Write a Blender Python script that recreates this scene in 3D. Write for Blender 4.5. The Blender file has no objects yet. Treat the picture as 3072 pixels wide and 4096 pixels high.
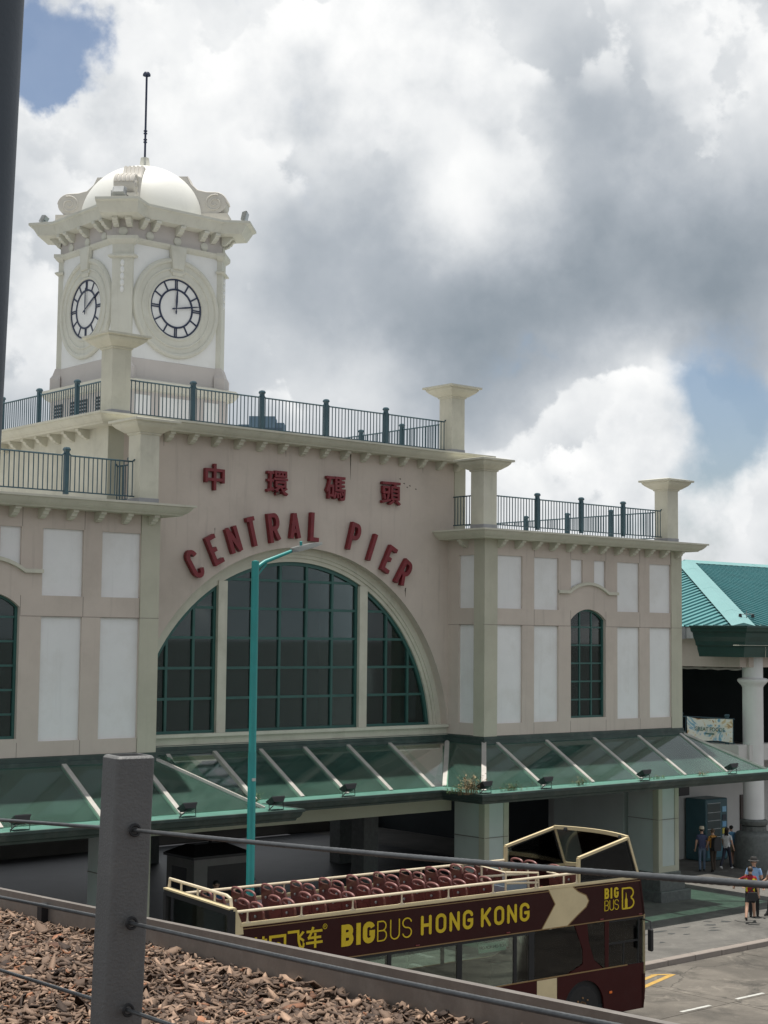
import bpy, math, random
import numpy as np
from mathutils import Vector, Matrix
random.seed(7); rng = np.random.default_rng(7)
SC = bpy.context.scene
COL = SC.collection
R = math.radians
# ------------------------------------------------------------------ camera
F_PX, IW, IH = 6288.57, 3072.0, 4096.0
YAW, PITCH, ROLL, CH = R(40.7538), R(4.60416), R(0.56607), 8.18
FW = Vector((math.sin(YAW)*math.cos(PITCH), math.cos(YAW)*math.cos(PITCH), math.sin(PITCH)))
_r = Vector((math.cos(YAW), -math.sin(YAW), 0)); _u = _r.cross(FW)
RT = _r*math.cos(ROLL) + _u*math.sin(ROLL); UP = -_r*math.sin(ROLL) + _u*math.cos(ROLL)
CAM = Vector((0, 0, CH))
def ray(px, py): return FW + RT*((px-IW/2)/F_PX) - UP*((py-IH/2)/F_PX)
cd = bpy.data.cameras.new('camera'); cam = bpy.data.objects.new('camera', cd); COL.objects.link(cam)
cd.sensor_fit = 'VERTICAL'; cd.sensor_height = 24.0; cd.sensor_width = 18.0
cd.lens = F_PX/IH*24.0; cd.clip_start = 0.05; cd.clip_end = 20000
M = Matrix.Identity(4)
for i in range(3): M[i][0] = RT[i]; M[i][1] = UP[i]; M[i][2] = -FW[i]; M[i][3] = CAM[i]
cam.matrix_world = M; SC.camera = cam
# ------------------------------------------------------------------ light
SUN_TO = Vector((0.05, 0.082, 1.0)).normalized()
sd = bpy.data.lights.new('sun', 'SUN'); sd.energy = 4.8; sd.angle = R(0.55); sd.color = (1.0, 0.955, 0.88)
so = bpy.data.objects.new('sun', sd); COL.objects.link(so); so.location = (0, 0, 60)
so.rotation_euler = SUN_TO.to_track_quat('Z', 'Y').to_euler()
SC.view_settings.view_transform = 'Standard'; SC.view_settings.look = 'None'
SC.view_settings.exposure = 0.06; SC.view_settings.gamma = 1.0; SC.view_settings.use_curve_mapping = False
W = bpy.data.worlds.new('World'); SC.world = W; W.use_nodes = True
def build_world():
    nt = W.node_tree; N = nt.nodes; L = nt.links; N.clear()
    out = N.new('ShaderNodeOutputWorld'); bg = N.new('ShaderNodeBackground'); bg.inputs[1].default_value = 0.1
    L.new(bg.outputs[0], out.inputs[0])
    sky = N.new('ShaderNodeTexSky'); sky.sky_type = 'NISHITA'; sky.sun_disc = False
    sky.sun_elevation = math.asin(SUN_TO.z); sky.sun_rotation = math.atan2(SUN_TO.x, SUN_TO.y)
    sky.air_density = 1.0; sky.dust_density = 1.6; sky.ozone_density = 2.5
    tc = N.new('ShaderNodeTexCoord'); nv = N.new('ShaderNodeVectorMath'); nv.operation = 'NORMALIZE'
    L.new(tc.outputs['Generated'], nv.inputs[0]); D = nv.outputs[0]
    def math_(op, a, b=None, c=None, clamp=False):
        n = N.new('ShaderNodeMath'); n.operation = op; n.use_clamp = clamp
        for i, v in enumerate((a, b, c)):
            if v is None: continue
            if isinstance(v, (int, float)): n.inputs[i].default_value = v
            else: L.new(v, n.inputs[i])
        return n.outputs[0]
    def vadd(v, off):
        n = N.new('ShaderNodeVectorMath'); n.operation = 'ADD'; L.new(v, n.inputs[0]); n.inputs[1].default_value = off; return n.outputs[0]
    def noise(vec, scale, detail, rough, dist=0.0, lac=2.0):
        n = N.new('ShaderNodeTexNoise'); n.inputs['Scale'].default_value = scale; n.inputs['Detail'].default_value = detail
        n.inputs['Roughness'].default_value = rough; n.inputs['Distortion'].default_value = dist; n.inputs['Lacunarity'].default_value = lac
        L.new(vec, n.inputs['Vector']); return n.outputs[0]
    def smooth(v, a, b, lo=0.0):
        n = N.new('ShaderNodeMapRange'); n.interpolation_type = 'SMOOTHSTEP'; L.new(v, n.inputs[0])
        n.inputs[1].default_value = a; n.inputs[2].default_value = b; n.inputs[3].default_value = lo; return n.outputs[0]
    # warped direction, so that the large cloud masses have ragged, billowing outlines
    wn = N.new('ShaderNodeTexNoise'); wn.inputs['Scale'].default_value = 9; wn.inputs['Detail'].default_value = 7; wn.inputs['Roughness'].default_value = .55
    L.new(D, wn.inputs['Vector'])
    sb = N.new('ShaderNodeVectorMath'); sb.operation = 'SUBTRACT'; L.new(wn.outputs[1], sb.inputs[0]); sb.inputs[1].default_value = (.5, .5, .5)
    sc_ = N.new('ShaderNodeVectorMath'); sc_.operation = 'SCALE'; L.new(sb.outputs[0], sc_.inputs[0]); sc_.inputs['Scale'].default_value = .13
    ad = N.new('ShaderNodeVectorMath'); ad.operation = 'ADD'; L.new(D, ad.inputs[0]); L.new(sc_.outputs[0], ad.inputs[1]); DW = ad.outputs[0]
    # finer wrinkles for the cloud tops
    def blob(px, py, rad_px, amp, vec=None):
        d = ray(px*1.8517, py*1.8517).normalized()
        n = N.new('ShaderNodeVectorMath'); n.operation = 'DISTANCE'; L.new(vec or DW, n.inputs[0]); n.inputs[1].default_value = d
        s = rad_px*1.8517/F_PX; e = math_('MULTIPLY', n.outputs['Value'], n.outputs['Value']); e = math_('MULTIPLY', e, -.5/(s*s))
        e = math_('EXPONENT', e); return math_('MULTIPLY', e, amp)
    def total(lst):
        t = None
        for b in lst: t = b if t is None else math_('ADD', t, b)
        return t
    # cover: where the blue shows
    n1 = noise(D, 9.0, 9, .55, 0)
    holes = total([blob(190, -30, 80, -.75), blob(50, 110, 55, -.8), blob(60, 205, 40, -.5), blob(1630, 890, 110, -.44), blob(1480, 905, 70, -.38), blob(960, -40, 60, -.4), blob(1060, 775, 70, -.2)])
    cov = math_('ADD', math_('ADD', math_('MULTIPLY', math_('SUBTRACT', n1, .5), 1.9), .66), holes)
    cover = smooth(cov, .10, .44, .10)
    # brightness of the cloud masses
    br = total([blob(300, 280, 170, .30), blob(480, 250, 90, .12), blob(760, 200, 230, .24), blob(1060, 440, 120, .26), blob(960, 60, 160, .16), blob(1380, 990, 130, .34),
                blob(1560, 1150, 180, .22), blob(1250, 1080, 120, .16), blob(760, 800, 110, .16), blob(60, 700, 90, .14), blob(1560, 320, 110, .18), blob(1540, 60, 100, .12), blob(180, 120, 90, .12),
                blob(700, 560, 140, -.28), blob(930, 610, 130, -.25), blob(1150, 680, 140, -.25), blob(1400, 640, 170, -.22), blob(1620, 600, 160, -.20), blob(1330, 430, 130, -.20), blob(1270, 220, 110, -.14), blob(530, 400, 70, -.12), blob(620, 720, 80, -.12), blob(1000, 850, 90, -.12)])
    n2 = noise(D, 12.0, 7, .52, 0)
    n4 = noise(D, 5.0, 3, .5)
    lum = math_('ADD', .585, br)
    lum = math_('ADD', lum, math_('MULTIPLY', math_('SUBTRACT', n2, .5), .55))
    lum = math_('ADD', lum, math_('MULTIPLY', math_('SUBTRACT', n4, .5), .30))
    # heaped cumulus heads in two depths: crisp bright rims, greyer towards their bases
    def heads(lum, off, scale, lo, amt, bias):
        v = noise(vadd(D, off), scale, 10, .53, 0); lower = noise(vadd(D, (off[0], off[1], off[2]+.022)), scale, 10, .53, 0)
        val = math_('ADD', v, math_('MULTIPLY', br, bias)); m = smooth(val, lo, lo+.04); below = math_('ADD', noise(vadd(D, (off[0], off[1], off[2]-.03)), scale, 4, .5, 0), math_('MULTIPLY', br, bias)); m = math_('MULTIPLY', m, smooth(below, lo-.07, lo+.10))
        body = math_('SUBTRACT', .90, math_('MULTIPLY', math_('SUBTRACT', val, lo), 1.5)); body = math_('ADD', body, math_('MULTIPLY', math_('SUBTRACT', v, lower), 1.6))
        body = math_('ADD', body, math_('MULTIPLY', math_('SUBTRACT', n2, .5), .35)); body = math_('ADD', body, math_('MULTIPLY', br, .35))
        mm = math_('MULTIPLY', m, amt)
        return math_('ADD', math_('MULTIPLY', lum, math_('SUBTRACT', 1.0, mm)), math_('MULTIPLY', body, mm))
    lum = heads(lum, (.37, .11, .2), 8.0, .545, .72, .42)
    lum = heads(lum, (.91, .53, .4), 13.0, .575, .8, .45)
    rp = N.new('ShaderNodeValToRGB'); L.new(lum, rp.inputs[0]); cr = rp.color_ramp
    stops = [(.0, (2.1, 2.5, 2.9)), (.22, (2.6, 3.05, 3.5)), (.45, (4.2, 4.6, 5.05)), (.65, (6.1, 6.4, 6.7)), (.85, (8.3, 8.45, 8.55)), (1.0, (9.6, 9.65, 9.6))]
    while len(cr.elements) < len(stops): cr.elements.new(.5)
    for e, (p, c) in zip(cr.elements, stops): e.position = p; e.color = (c[0]/11, c[1]/11, c[2]/11, 1)
    k = N.new('ShaderNodeVectorMath'); k.operation = 'SCALE'; L.new(rp.outputs[0], k.inputs[0]); k.inputs['Scale'].default_value = 11.0
    mx = N.new('ShaderNodeMix'); mx.data_type = 'RGBA'; L.new(cover, mx.inputs[0]); L.new(sky.outputs[0], mx.inputs[6]); L.new(k.outputs[0], mx.inputs[7])
    L.new(mx.outputs[2], bg.inputs[0])
build_world()
# ------------------------------------------------------------------ materials
MATS = {}
def mat(name, col, rough=.6, var=.08, vs=2.0, bump=.0, bs=30.0, metal=0.0, spec=.5, streak=0.0, dirt=None, dirt_amt=0.0, dirt_scale=1.5, trans=None):
    if name in MATS: return MATS[name]
    m = bpy.data.materials.new(name); m.use_nodes = True; nt = m.node_tree; N = nt.nodes; L = nt.links
    b = N['Principled BSDF']; b.inputs['Roughness'].default_value = rough; b.inputs['Metallic'].default_value = metal
    b.inputs['Specular IOR Level'].default_value = spec
    tc = N.new('ShaderNodeTexCoord'); P = tc.outputs['Object']
    geo = N.new('ShaderNodeNewGeometry'); P = geo.outputs['Position']
    n = N.new('ShaderNodeTexNoise'); n.inputs['Scale'].default_value = vs; n.inputs['Detail'].default_value = 6; n.inputs['Roughness'].default_value = .6
    L.new(P, n.inputs['Vector'])
    rp = N.new('ShaderNodeValToRGB'); L.new(n.outputs[0], rp.inputs[0])
    e = rp.color_ramp.elements; e[0].position = .3; e[1].position = .7
    e[0].color = (*[c*(1-var) for c in col], 1); e[1].color = (*[min(1, c*(1+var)) for c in col], 1)
    out = rp.outputs[0]
    def mixin(fac, c2, o):
        mx = N.new('ShaderNodeMix'); mx.data_type = 'RGBA'; L.new(fac, mx.inputs[0]); L.new(o, mx.inputs[6]); mx.inputs[7].default_value = (*c2, 1); return mx.outputs[2]
    if streak:   # rain streaks: noise stretched along the vertical
        mp = N.new('ShaderNodeMapping'); mp.inputs['Scale'].default_value = (3.5, 3.5, .22); L.new(P, mp.inputs[0])
        s = N.new('ShaderNodeTexNoise'); s.inputs['Scale'].default_value = 1.6; s.inputs['Detail'].default_value = 7; s.inputs['Roughness'].default_value = .65; L.new(mp.outputs[0], s.inputs['Vector'])
        mr = N.new('ShaderNodeMapRange'); L.new(s.outputs[0], mr.inputs[0]); mr.inputs[1].default_value = .56; mr.inputs[2].default_value = .82; mr.inputs[4].default_value = streak
        out = mixin(mr.outputs[0], [c*.45 for c in col], out)
    if dirt:
        s = N.new('ShaderNodeTexNoise'); s.inputs['Scale'].default_value = dirt_scale; s.inputs['Detail'].default_value = 9; s.inputs['Roughness'].default_value = .68; L.new(P, s.inputs['Vector'])
        mr = N.new('ShaderNodeMapRange'); L.new(s.outputs[0], mr.inputs[0]); mr.inputs[1].default_value = .5; mr.inputs[2].default_value = .72; mr.inputs[4].default_value = dirt_amt
        out = mixin(mr.outputs[0], dirt, out)
    L.new(out, b.inputs['Base Color'])
    if bump:
        bn = N.new('ShaderNodeTexNoise'); bn.inputs['Scale'].default_value = bs; bn.inputs['Detail'].default_value = 5; L.new(P, bn.inputs['Vector'])
        bp = N.new('ShaderNodeBump'); bp.inputs['Strength'].default_value = bump; bp.inputs['Distance'].default_value = .01; L.new(bn.outputs[0], bp.inputs['Height']); L.new(bp.outputs[0], b.inputs['Normal'])
    MATS[name] = m; return m
def glass(name, tint, gloss_rough=.03, transp=.9, refl=1.0, ior=1.5, murk=None, murk_amt=0.0):
    """pane: tinted see-through + mirror by Fresnel (so light through it is tinted too), some grime as diffuse"""
    m = bpy.data.materials.new(name); m.use_nodes = True; nt = m.node_tree; N = nt.nodes; L = nt.links; N.clear()
    o = N.new('ShaderNodeOutputMaterial'); t = N.new('ShaderNodeBsdfTransparent'); t.inputs[0].default_value = (*tint, 1)
    g = N.new('ShaderNodeBsdfGlossy'); g.inputs['Roughness'].default_value = gloss_rough; g.inputs[0].default_value = (refl, refl, refl, 1)
    fr = N.new('ShaderNodeFresnel'); fr.inputs[0].default_value = ior
    mx = N.new('ShaderNodeMixShader'); base = t.outputs[0]
    if murk:
        d = N.new('ShaderNodeBsdfDiffuse'); d.inputs[0].default_value = (*murk, 1)
        tr = N.new('ShaderNodeBsdfTranslucent'); tr.inputs[0].default_value = (*murk, 1)
        ds = N.new('ShaderNodeMixShader'); ds.inputs[0].default_value = .5; L.new(d.outputs[0], ds.inputs[1]); L.new(tr.outputs[0], ds.inputs[2])
        ge = N.new('ShaderNodeNewGeometry'); nz = N.new('ShaderNodeTexNoise'); nz.inputs['Scale'].default_value = 1.3; nz.inputs['Detail'].default_value = 6; L.new(ge.outputs['Position'], nz.inputs['Vector'])
        mr = N.new('ShaderNodeMapRange'); L.new(nz.outputs[0], mr.inputs[0]); mr.inputs[1].default_value = .3; mr.inputs[2].default_value = .7; mr.inputs[3].default_value = murk_amt*.75; mr.inputs[4].default_value = murk_amt*1.2
        m1 = N.new('ShaderNodeMixShader'); L.new(mr.outputs[0], m1.inputs[0]); L.new(t.outputs[0], m1.inputs[1]); L.new(ds.outputs[0], m1.inputs[2]); base = m1.outputs[0]
    L.new(fr.outputs[0], mx.inputs[0]); L.new(base, mx.inputs[1]); L.new(g.outputs[0], mx.inputs[2]); L.new(mx.outputs[0], o.inputs[0])
    MATS[name] = m; return m
PINK = mat('pink_render', (.55, .48, .42), .85, .07, .7, .3, 60, streak=.42, dirt=(.37, .32, .27), dirt_amt=.35, dirt_scale=.6)
CREAM = mat('cream_trim', (.575, .56, .47), .8, .08, 1.2, .2, 50, streak=.32, dirt=(.30, .29, .22), dirt_amt=.35, dirt_scale=1.1)
OLIVE = mat('olive_pilaster', (.475, .462, .37), .8, .06, 1.0, .2, 50, streak=.26, dirt=(.30, .28, .2), dirt_amt=.25, dirt_scale=.9)
WHITE = mat('white_render', (.76, .76, .755), .8, .04, .9, .15, 70, streak=.2, dirt=(.58, .56, .52), dirt_amt=.4, dirt_scale=.8)
TOWERW = mat('white_tower', (.78, .79, .78), .75, .03, .9, .1, 70, streak=.14, dirt=(.58, .57, .52), dirt_amt=.25, dirt_scale=1.2)
TOWERC = mat('cream_tower', (.625, .622, .55), .75, .06, 1.0, .15, 50, streak=.26, dirt=(.36, .35, .28), dirt_amt=.3, dirt_scale=1.5)
TOWERP = mat('grey_pink_tower', (.54, .505, .48), .8, .04, 1.0, .1, 50, streak=.12)
DOME = mat('dome_paint', (.73, .73, .69), .55, .03, .8, .05, 40, streak=.08)
FLASH = mat('grey_flashing', (.30, .30, .31), .6, .12, 3)
ROOFT = mat('roof_paving', (.46, .45, .43), .85, .1, 1.0, .2, 20)
RAILM = mat('teal_railing_paint', (.032, .076, .098), .45, .12, 4)
WINF = mat('green_window_frame', (.028, .100, .088), .4, .12, 3)
JOINT = mat('joint_groove_dark', (.17, .14, .125), .8, .1, 3)  # dark strip colour standing in for the shade inside wall grooves
SIGNR = mat('dark_red_sign', (.175, .012, .018), .42, .18, 6, streak=.25)
CLOCKB = mat('navy_clock_metal', (.012, .022, .060), .4, .05, 5)
DARKG = mat('dark_green_gutter', (.030, .052, .046), .5, .25, 2.0, .2, 30, streak=.3, dirt=(.16, .17, .15), dirt_amt=.35, dirt_scale=2.5)
LEDGE = mat('green_ledge', (.085, .21, .17), .45, .18, 2.5, streak=.2)
STEEL = mat('aluminium_rafter', (.42, .40, .37), .5, .15, 4, metal=.2, streak=.2)
BLACK = mat('black_fitting', (.015, .015, .017), .5, .1, 5)
GREYF = mat('grey_fitting', (.30, .31, .31), .5, .15, 5, metal=.3)
TURQ = mat('turquoise_pole_paint', (.012, .235, .225), .4, .08, 3)
POSTG = mat('grey_post_paint', (.120, .120, .120), .55, .08, 6, .25, 160, dirt=(.17, .165, .155), dirt_amt=.35, dirt_scale=14, streak=.25)
PLATE = mat('brown_grey_plate', (.20, .175, .155), .45, .10, 3, .1, 60, metal=.35, dirt=(.33, .31, .28), dirt_amt=.4, dirt_scale=6)
ROPE = mat('steel_rope', (.10, .105, .11), .45, .2, 40, metal=.5)
PIER = mat('pale_green_column', (.50, .55, .53), .7, .05, 1.0, .1, 40, streak=.12)
PLINTH = mat('dark_granite', (.105, .115, .11), .5, .25, 8, .15, 60)
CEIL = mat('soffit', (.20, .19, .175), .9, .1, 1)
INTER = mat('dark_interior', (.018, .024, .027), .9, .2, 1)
TEALR = mat('teal_roof_sheet', (.10, .275, .28), .45, .08, .8, streak=.12)
TEALD = mat('teal_roof_seam', (.075, .22, .235), .45, .08, .8)
HALLW = mat('hall_white', (.55, .54, .52), .8, .06, 1, streak=.2)
SKIN = mat('skin', (.52, .31, .21), .6, .04, 8)
CANG = glass('canopy_glass', (.62, .91, .79), .06, murk=(.20, .37, .31), murk_amt=.25)
WING = glass('window_glass', (.58, .66, .66), .025, ior=1.55, murk=(.065, .135, .12), murk_amt=.22)
BUSG = glass('bus_glass', (.80, .88, .84), .02, ior=1.45)
CLEARG = glass('screen_glass', (.82, .84, .80), .02, ior=1.45)
# ------------------------------------------------------------------ mesh helpers
class MB:
    def __init__(s): s.v = []; s.f = []; s.mi = []; s.cur = 0
    def add(s, vs, fs):
        o = len(s.v); s.v += [tuple(v) for v in vs]; s.f += [tuple(i+o for i in f) for f in fs]; s.mi += [s.cur]*len(fs); return s
    def box(s, x0, x1, y0, y1, z0, z1):
        return s.add([(x0,y0,z0),(x1,y0,z0),(x1,y1,z0),(x0,y1,z0),(x0,y0,z1),(x1,y0,z1),(x1,y1,z1),(x0,y1,z1)],
                     [(0,3,2,1),(4,5,6,7),(0,1,5,4),(1,2,6,5),(2,3,7,6),(3,0,4,7)])
    def cbox(s, x0, x1, y0, y1, z0, z1, c):
        """box with chamfered edges all round"""
        xs, ys, zs = (x0, x1), (y0, y1), (z0, z1); V = []; idx = {}
        for i in (0, 1):
            for j in (0, 1):
                for k in (0, 1):
                    sx, sy, sz = (1-2*i)*c, (1-2*j)*c, (1-2*k)*c
                    for a, p in enumerate(((xs[i], ys[j]+sy, zs[k]+sz), (xs[i]+sx, ys[j], zs[k]+sz), (xs[i]+sx, ys[j]+sy, zs[k]))):
                        idx[(i, j, k, a)] = len(V); V.append(p)
        F = []
        q = ((0,0),(1,0),(1,1),(0,1))
        for i in (0, 1): F.append(tuple(idx[(i, a, b, 0)] for a, b in q)); F.append(tuple(idx[(a, i, b, 1)] for a, b in q)); F.append(tuple(idx[(a, b, i, 2)] for a, b in q))
        for a, b in q:
            F.append((idx[(0,a,b,1)], idx[(1,a,b,1)], idx[(1,a,b,2)], idx[(0,a,b,2)]))
            F.append((idx[(a,0,b,0)], idx[(a,1,b,0)], idx[(a,1,b,2)], idx[(a,0,b,2)]))
            F.append((idx[(a,b,0,0)], idx[(a,b,1,0)], idx[(a,b,1,1)], idx[(a,b,0,1)]))
        for i in (0,1):
            for j in (0,1):
                for k in (0,1): F.append((idx[(i,j,k,0)], idx[(i,j,k,1)], idx[(i,j,k,2)]))
        return s.add(V, F)
    def prism(s, poly, a, b, fn=lambda p, t: (p[0], t, p[1])):
        """poly (2d) extruded from t=a to t=b; fn maps (2d point, t) to 3d"""
        n = len(poly); V = [fn(p, a) for p in poly] + [fn(p, b) for p in poly]
        return s.add(V, [tuple(range(n)), tuple(range(2*n-1, n-1, -1))] + [(i, (i+1) % n, n+(i+1) % n, n+i) for i in range(n)])
    def loft(s, rings, caps=True, closed=True):
        n = len(rings[0]); V = [p for r in rings for p in r]; F = []
        for i in range(len(rings)-1):
            for j in range(n if closed else n-1):
                k = (j+1) % n; F.append((i*n+j, i*n+k, (i+1)*n+k, (i+1)*n+j))
        if caps and closed: F.append(tuple(range(n-1, -1, -1))); F.append(tuple(range((len(rings)-1)*n, len(rings)*n)))
        return s.add(V, F)
    def lathe(s, prof, cx=0, cy=0, n=24):
        return s.loft([[(cx+r*math.cos(2*math.pi*i/n), cy+r*math.sin(2*math.pi*i/n), z) for i in range(n)] for r, z in prof])
    def tube(s, pts, r, n=8, caps=True):
        pts = [Vector(p) for p in pts]; rs = r if isinstance(r, (list, tuple)) else [r]*len(pts); rings = []; up = None
        for i, p in enumerate(pts):
            t = (pts[min(i+1, len(pts)-1)]-pts[max(i-1, 0)]).normalized()
            if up is None: up = Vector((0, 0, 1)) if abs(t.z) < .9 else Vector((1, 0, 0))
            a = t.cross(up).normalized(); b = a.cross(t).normalized(); up = b
            rings.append([p+(a*math.cos(2*math.pi*j/n)+b*math.sin(2*math.pi*j/n))*rs[i] for j in range(n)])
        return s.loft(rings, caps)
    def bar(s, p, q, w, h, up=(0, 0, 1)):
        p, q = Vector(p), Vector(q); t = (q-p).normalized(); a = t.cross(Vector(up)).normalized(); b = a.cross(t)
        V = [o+a*(i*w/2)+b*(j*h/2) for o in (p, q) for i, j in ((-1,-1),(1,-1),(1,1),(-1,1))]
        return s.add(V, [(3,2,1,0),(4,5,6,7)]+[(i,(i+1)%4,4+(i+1)%4,4+i) for i in range(4)])
    def quad(s, *p): return s.add(p, [tuple(range(len(p)))])
    def mesh(s, name, *mats, smooth=False, fix=True):
        me = bpy.data.meshes.new(name); me.from_pydata(s.v, [], s.f); 
        for m in mats: me.materials.append(m)
        if len(mats) > 1: me.polygons.foreach_set('material_index', s.mi)
        if fix:
            import bmesh
            bm = bmesh.new(); bm.from_mesh(me); bmesh.ops.recalc_face_normals(bm, faces=bm.faces); bm.to_mesh(me); bm.free()
        if smooth:
            me.polygons.foreach_set('use_smooth', [True]*len(me.polygons)); me.set_sharp_from_angle(angle=R(smooth if smooth is not True else 40))
        me.update(); return me
    def build(s, name, m, parent=None, smooth=False, loc=(0, 0, 0), fix=True):
        ms = m if isinstance(m, (list, tuple)) else (m,)
        return put(name, s.mesh(name, *ms, smooth=smooth, fix=fix), parent, loc)
def put(name, me, parent=None, loc=(0, 0, 0), rot=None, scale=None):
    o = bpy.data.objects.new(name, me); COL.objects.link(o); o.location = loc
    if rot: o.rotation_euler = rot
    if scale: o.scale = scale
    if parent: o.parent = parent
    return o
def tag(o, label, cat, group=None):
    o['label'] = label; o['category'] = cat
    if group: o['group'] = group
    return o
def thing(name, label, cat, loc=(0, 0, 0), rz=0, group=None):
    o = bpy.data.objects.new(name, None); COL.objects.link(o); o.location = loc; o.rotation_euler = (0, 0, rz); o.empty_display_size = .3
    return tag(o, label, cat, group)
def struct(o): o['kind'] = 'structure'; return o
def stuff(o): o['kind'] = 'stuff'; return o
def copy_tree(o, parent=None):
    c = o.copy(); COL.objects.link(c)
    if parent: c.parent = parent
    for ch in list(o.children): copy_tree(ch, c)
    return c
def arc(cx, cy, rx, ry, a0, a1, n=12):
    return [(cx+rx*math.cos(R(a0+(a1-a0)*i/n)), cy+ry*math.sin(R(a0+(a1-a0)*i/n))) for i in range(n+1)]
def offset_path(path, d, closed=False):
    """offset an open or closed 2d polyline to its right by d with mitres"""
    n = len(path); out = []
    for i in range(n):
        p = Vector(path[i]); 
        def nrm(a, b):
            t = (Vector(b)-Vector(a)).normalized(); return Vector((t.y, -t.x))
        n1 = nrm(path[i-1], path[i]) if (i > 0 or closed) else None
        n2 = nrm(path[i], path[(i+1) % n]) if (i < n-1 or closed) else None
        if n1 is None: m = n2
        elif n2 is None: m = n1
        else: m = (n1+n2)/(1+n1.dot(n2))
        out.append(p+m*d)
    return out
def sweep(mb, path, prof, closed=False):
    """prof: [(out, z)] closed loop, swept along 2d path with mitred corners"""
    cols = [offset_path(path, o, closed) for o, z in prof]
    rings = [[(cols[j][i].x, cols[j][i].y, prof[j][1]) for j in range(len(prof))] for i in range(len(path))]
    if closed: rings.append(rings[0]); return mb.loft(rings, caps=False)
    return mb.loft(rings)
def text_mesh(body, size=1.0, extrude=.02, offset=0.0, bevel=0.0, align='CENTER', res=3):
    c = bpy.data.curves.new('text', 'FONT'); c.body = body; c.size = size; c.extrude = extrude; c.offset = offset; c.bevel_depth = bevel
    c.align_x = align; c.align_y = 'CENTER'; c.resolution_u = res
    o = bpy.data.objects.new('text', c); COL.objects.link(o)
    me = bpy.data.meshes.new_from_object(o.evaluated_get(bpy.context.evaluated_depsgraph_get()))
    bpy.data.objects.remove(o); return me
# stroke lettering: centre lines in a unit box, thickened into flat solid strokes
def _bowl(y0, y1, x=1.0): 
    h = (y1-y0)/2; return [(0, y1), (x-.42, y1)]+arc(x-.42, (y0+y1)/2, .42, h, 90, -90, 10)[1:]+[(0, y0)]
GLY = {
 'C': [arc(.5, .74, .5, .26, 8, 180, 10)+arc(.5, .26, .5, .26, 180, 352, 10)],
 'G': [arc(.5, .74, .5, .26, 12, 180, 10)+arc(.5, .26, .5, .26, 180, 360, 10)+[(1, .46), (.58, .46)]],
 'O': [arc(.5, .74, .5, .26, 0, 180, 12)+arc(.5, .26, .5, .26, 180, 360, 12)+[(1, .74)]],
 'S': [arc(.5, .755, .5, .245, 15, 180, 9)+arc(.5, .755, .5, .245, 180, 270, 5)[1:]+arc(.5, .255, .5, .255, 90, 0, 6)[1:]+arc(.5, .255, .5, .255, 0, -165, 9)[1:]],
 'U': [[(0, 1), (0, .27)]+arc(.5, .27, .5, .27, 180, 360, 12)[1:]+[(1, 1)]],
 'E': [[(1, 1), (0, 1), (0, 0), (1, 0)], [(0, .51), (.86, .51)]], 'N': [[(0, 0), (0, 1)], [(0, 1), (1, 0)], [(1, 0), (1, 1)]],
 'T': [[(0, 1), (1, 1)], [(.5, 1), (.5, 0)]], 'L': [[(0, 1), (0, 0), (1, 0)]], 'I': [[(.5, 0), (.5, 1)]], 'H': [[(0, 0), (0, 1)], [(1, 0), (1, 1)], [(0, .5), (1, .5)]],
 'A': [[(0, 0), (.5, 1)], [(.5, 1), (1, 0)], [(.17, .3), (.83, .3)]], 'K': [[(0, 0), (0, 1)], [(0, .38), (1, 1)], [(.36, .6), (1, 0)]],
 'P': [[(0, 0), (0, 1)], _bowl(.46, 1)], 'R': [[(0, 0), (0, 1)], _bowl(.47, 1), [(.5, .47), (1, 0)]], 'B': [[(0, 0), (0, 1)], _bowl(.52, 1, .94), _bowl(0, .52)]}
def stroke(mb, pts, w, fn, t0, t1, rounded=False):
    pts = [Vector(p) for p in pts]; n = len(pts); L_, R_ = [], []
    for i in range(n):
        a = (pts[i]-pts[i-1]).normalized() if i else None; b = (pts[i+1]-pts[i]).normalized() if i < n-1 else None
        na = Vector((-a.y, a.x)) if a else None; nb = Vector((-b.y, b.x)) if b else None
        m = nb if na is None else na if nb is None else (na+nb)/max(.35, 1+na.dot(nb))
        L_.append(pts[i]+m*w/2); R_.append(pts[i]-m*w/2)
    for i in range(n-1):
        mb.prism([L_[i], R_[i], R_[i+1], L_[i+1]], t0, t1, fn)
    if rounded:
        for k in (0, n-1): mb.prism([(pts[k].x+w/2*math.cos(2*math.pi*j/12), pts[k].y+w/2*math.sin(2*math.pi*j/12)) for j in range(12)], t0, t1*.97, fn)
def glyph(mb, ch, w, h, sw, fn, depth, rounded=False):
    """letter ch in a w x h box centred at 0,0; stroke width sw"""
    k = 0
    for line in GLY[ch]:
        pts = [((x-.5)*(w-sw), (y-.5)*(h-sw)) for x, y in line]
        if not rounded and len(line) == 2 and ch not in 'NAK':     # square ends reach the box edge
            a, b = Vector(pts[0]), Vector(pts[1]); d = (b-a).normalized()*sw/2; e0 = line[0][1] in (0, 1) and line[0][0] == line[1][0]; 
            if line[0][0] == line[1][0]: pts = [a-d, b+d]
        elif not rounded and ch in 'EL' : 
            a, b = Vector(pts[0]), Vector(pts[1]); pts[0] = tuple(a+(a-b).normalized()*sw/2); a, b = Vector(pts[-1]), Vector(pts[-2]); pts[-1] = tuple(a+(a-b).normalized()*sw/2)
        elif not rounded and ch == 'T': a, b = Vector(pts[0]), Vector(pts[1]); d = (b-a).normalized()*sw/2; pts = [a-d, b+d]
        stroke(mb, pts, sw, fn, 0, depth-.0025*k, rounded); k += 1
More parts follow.
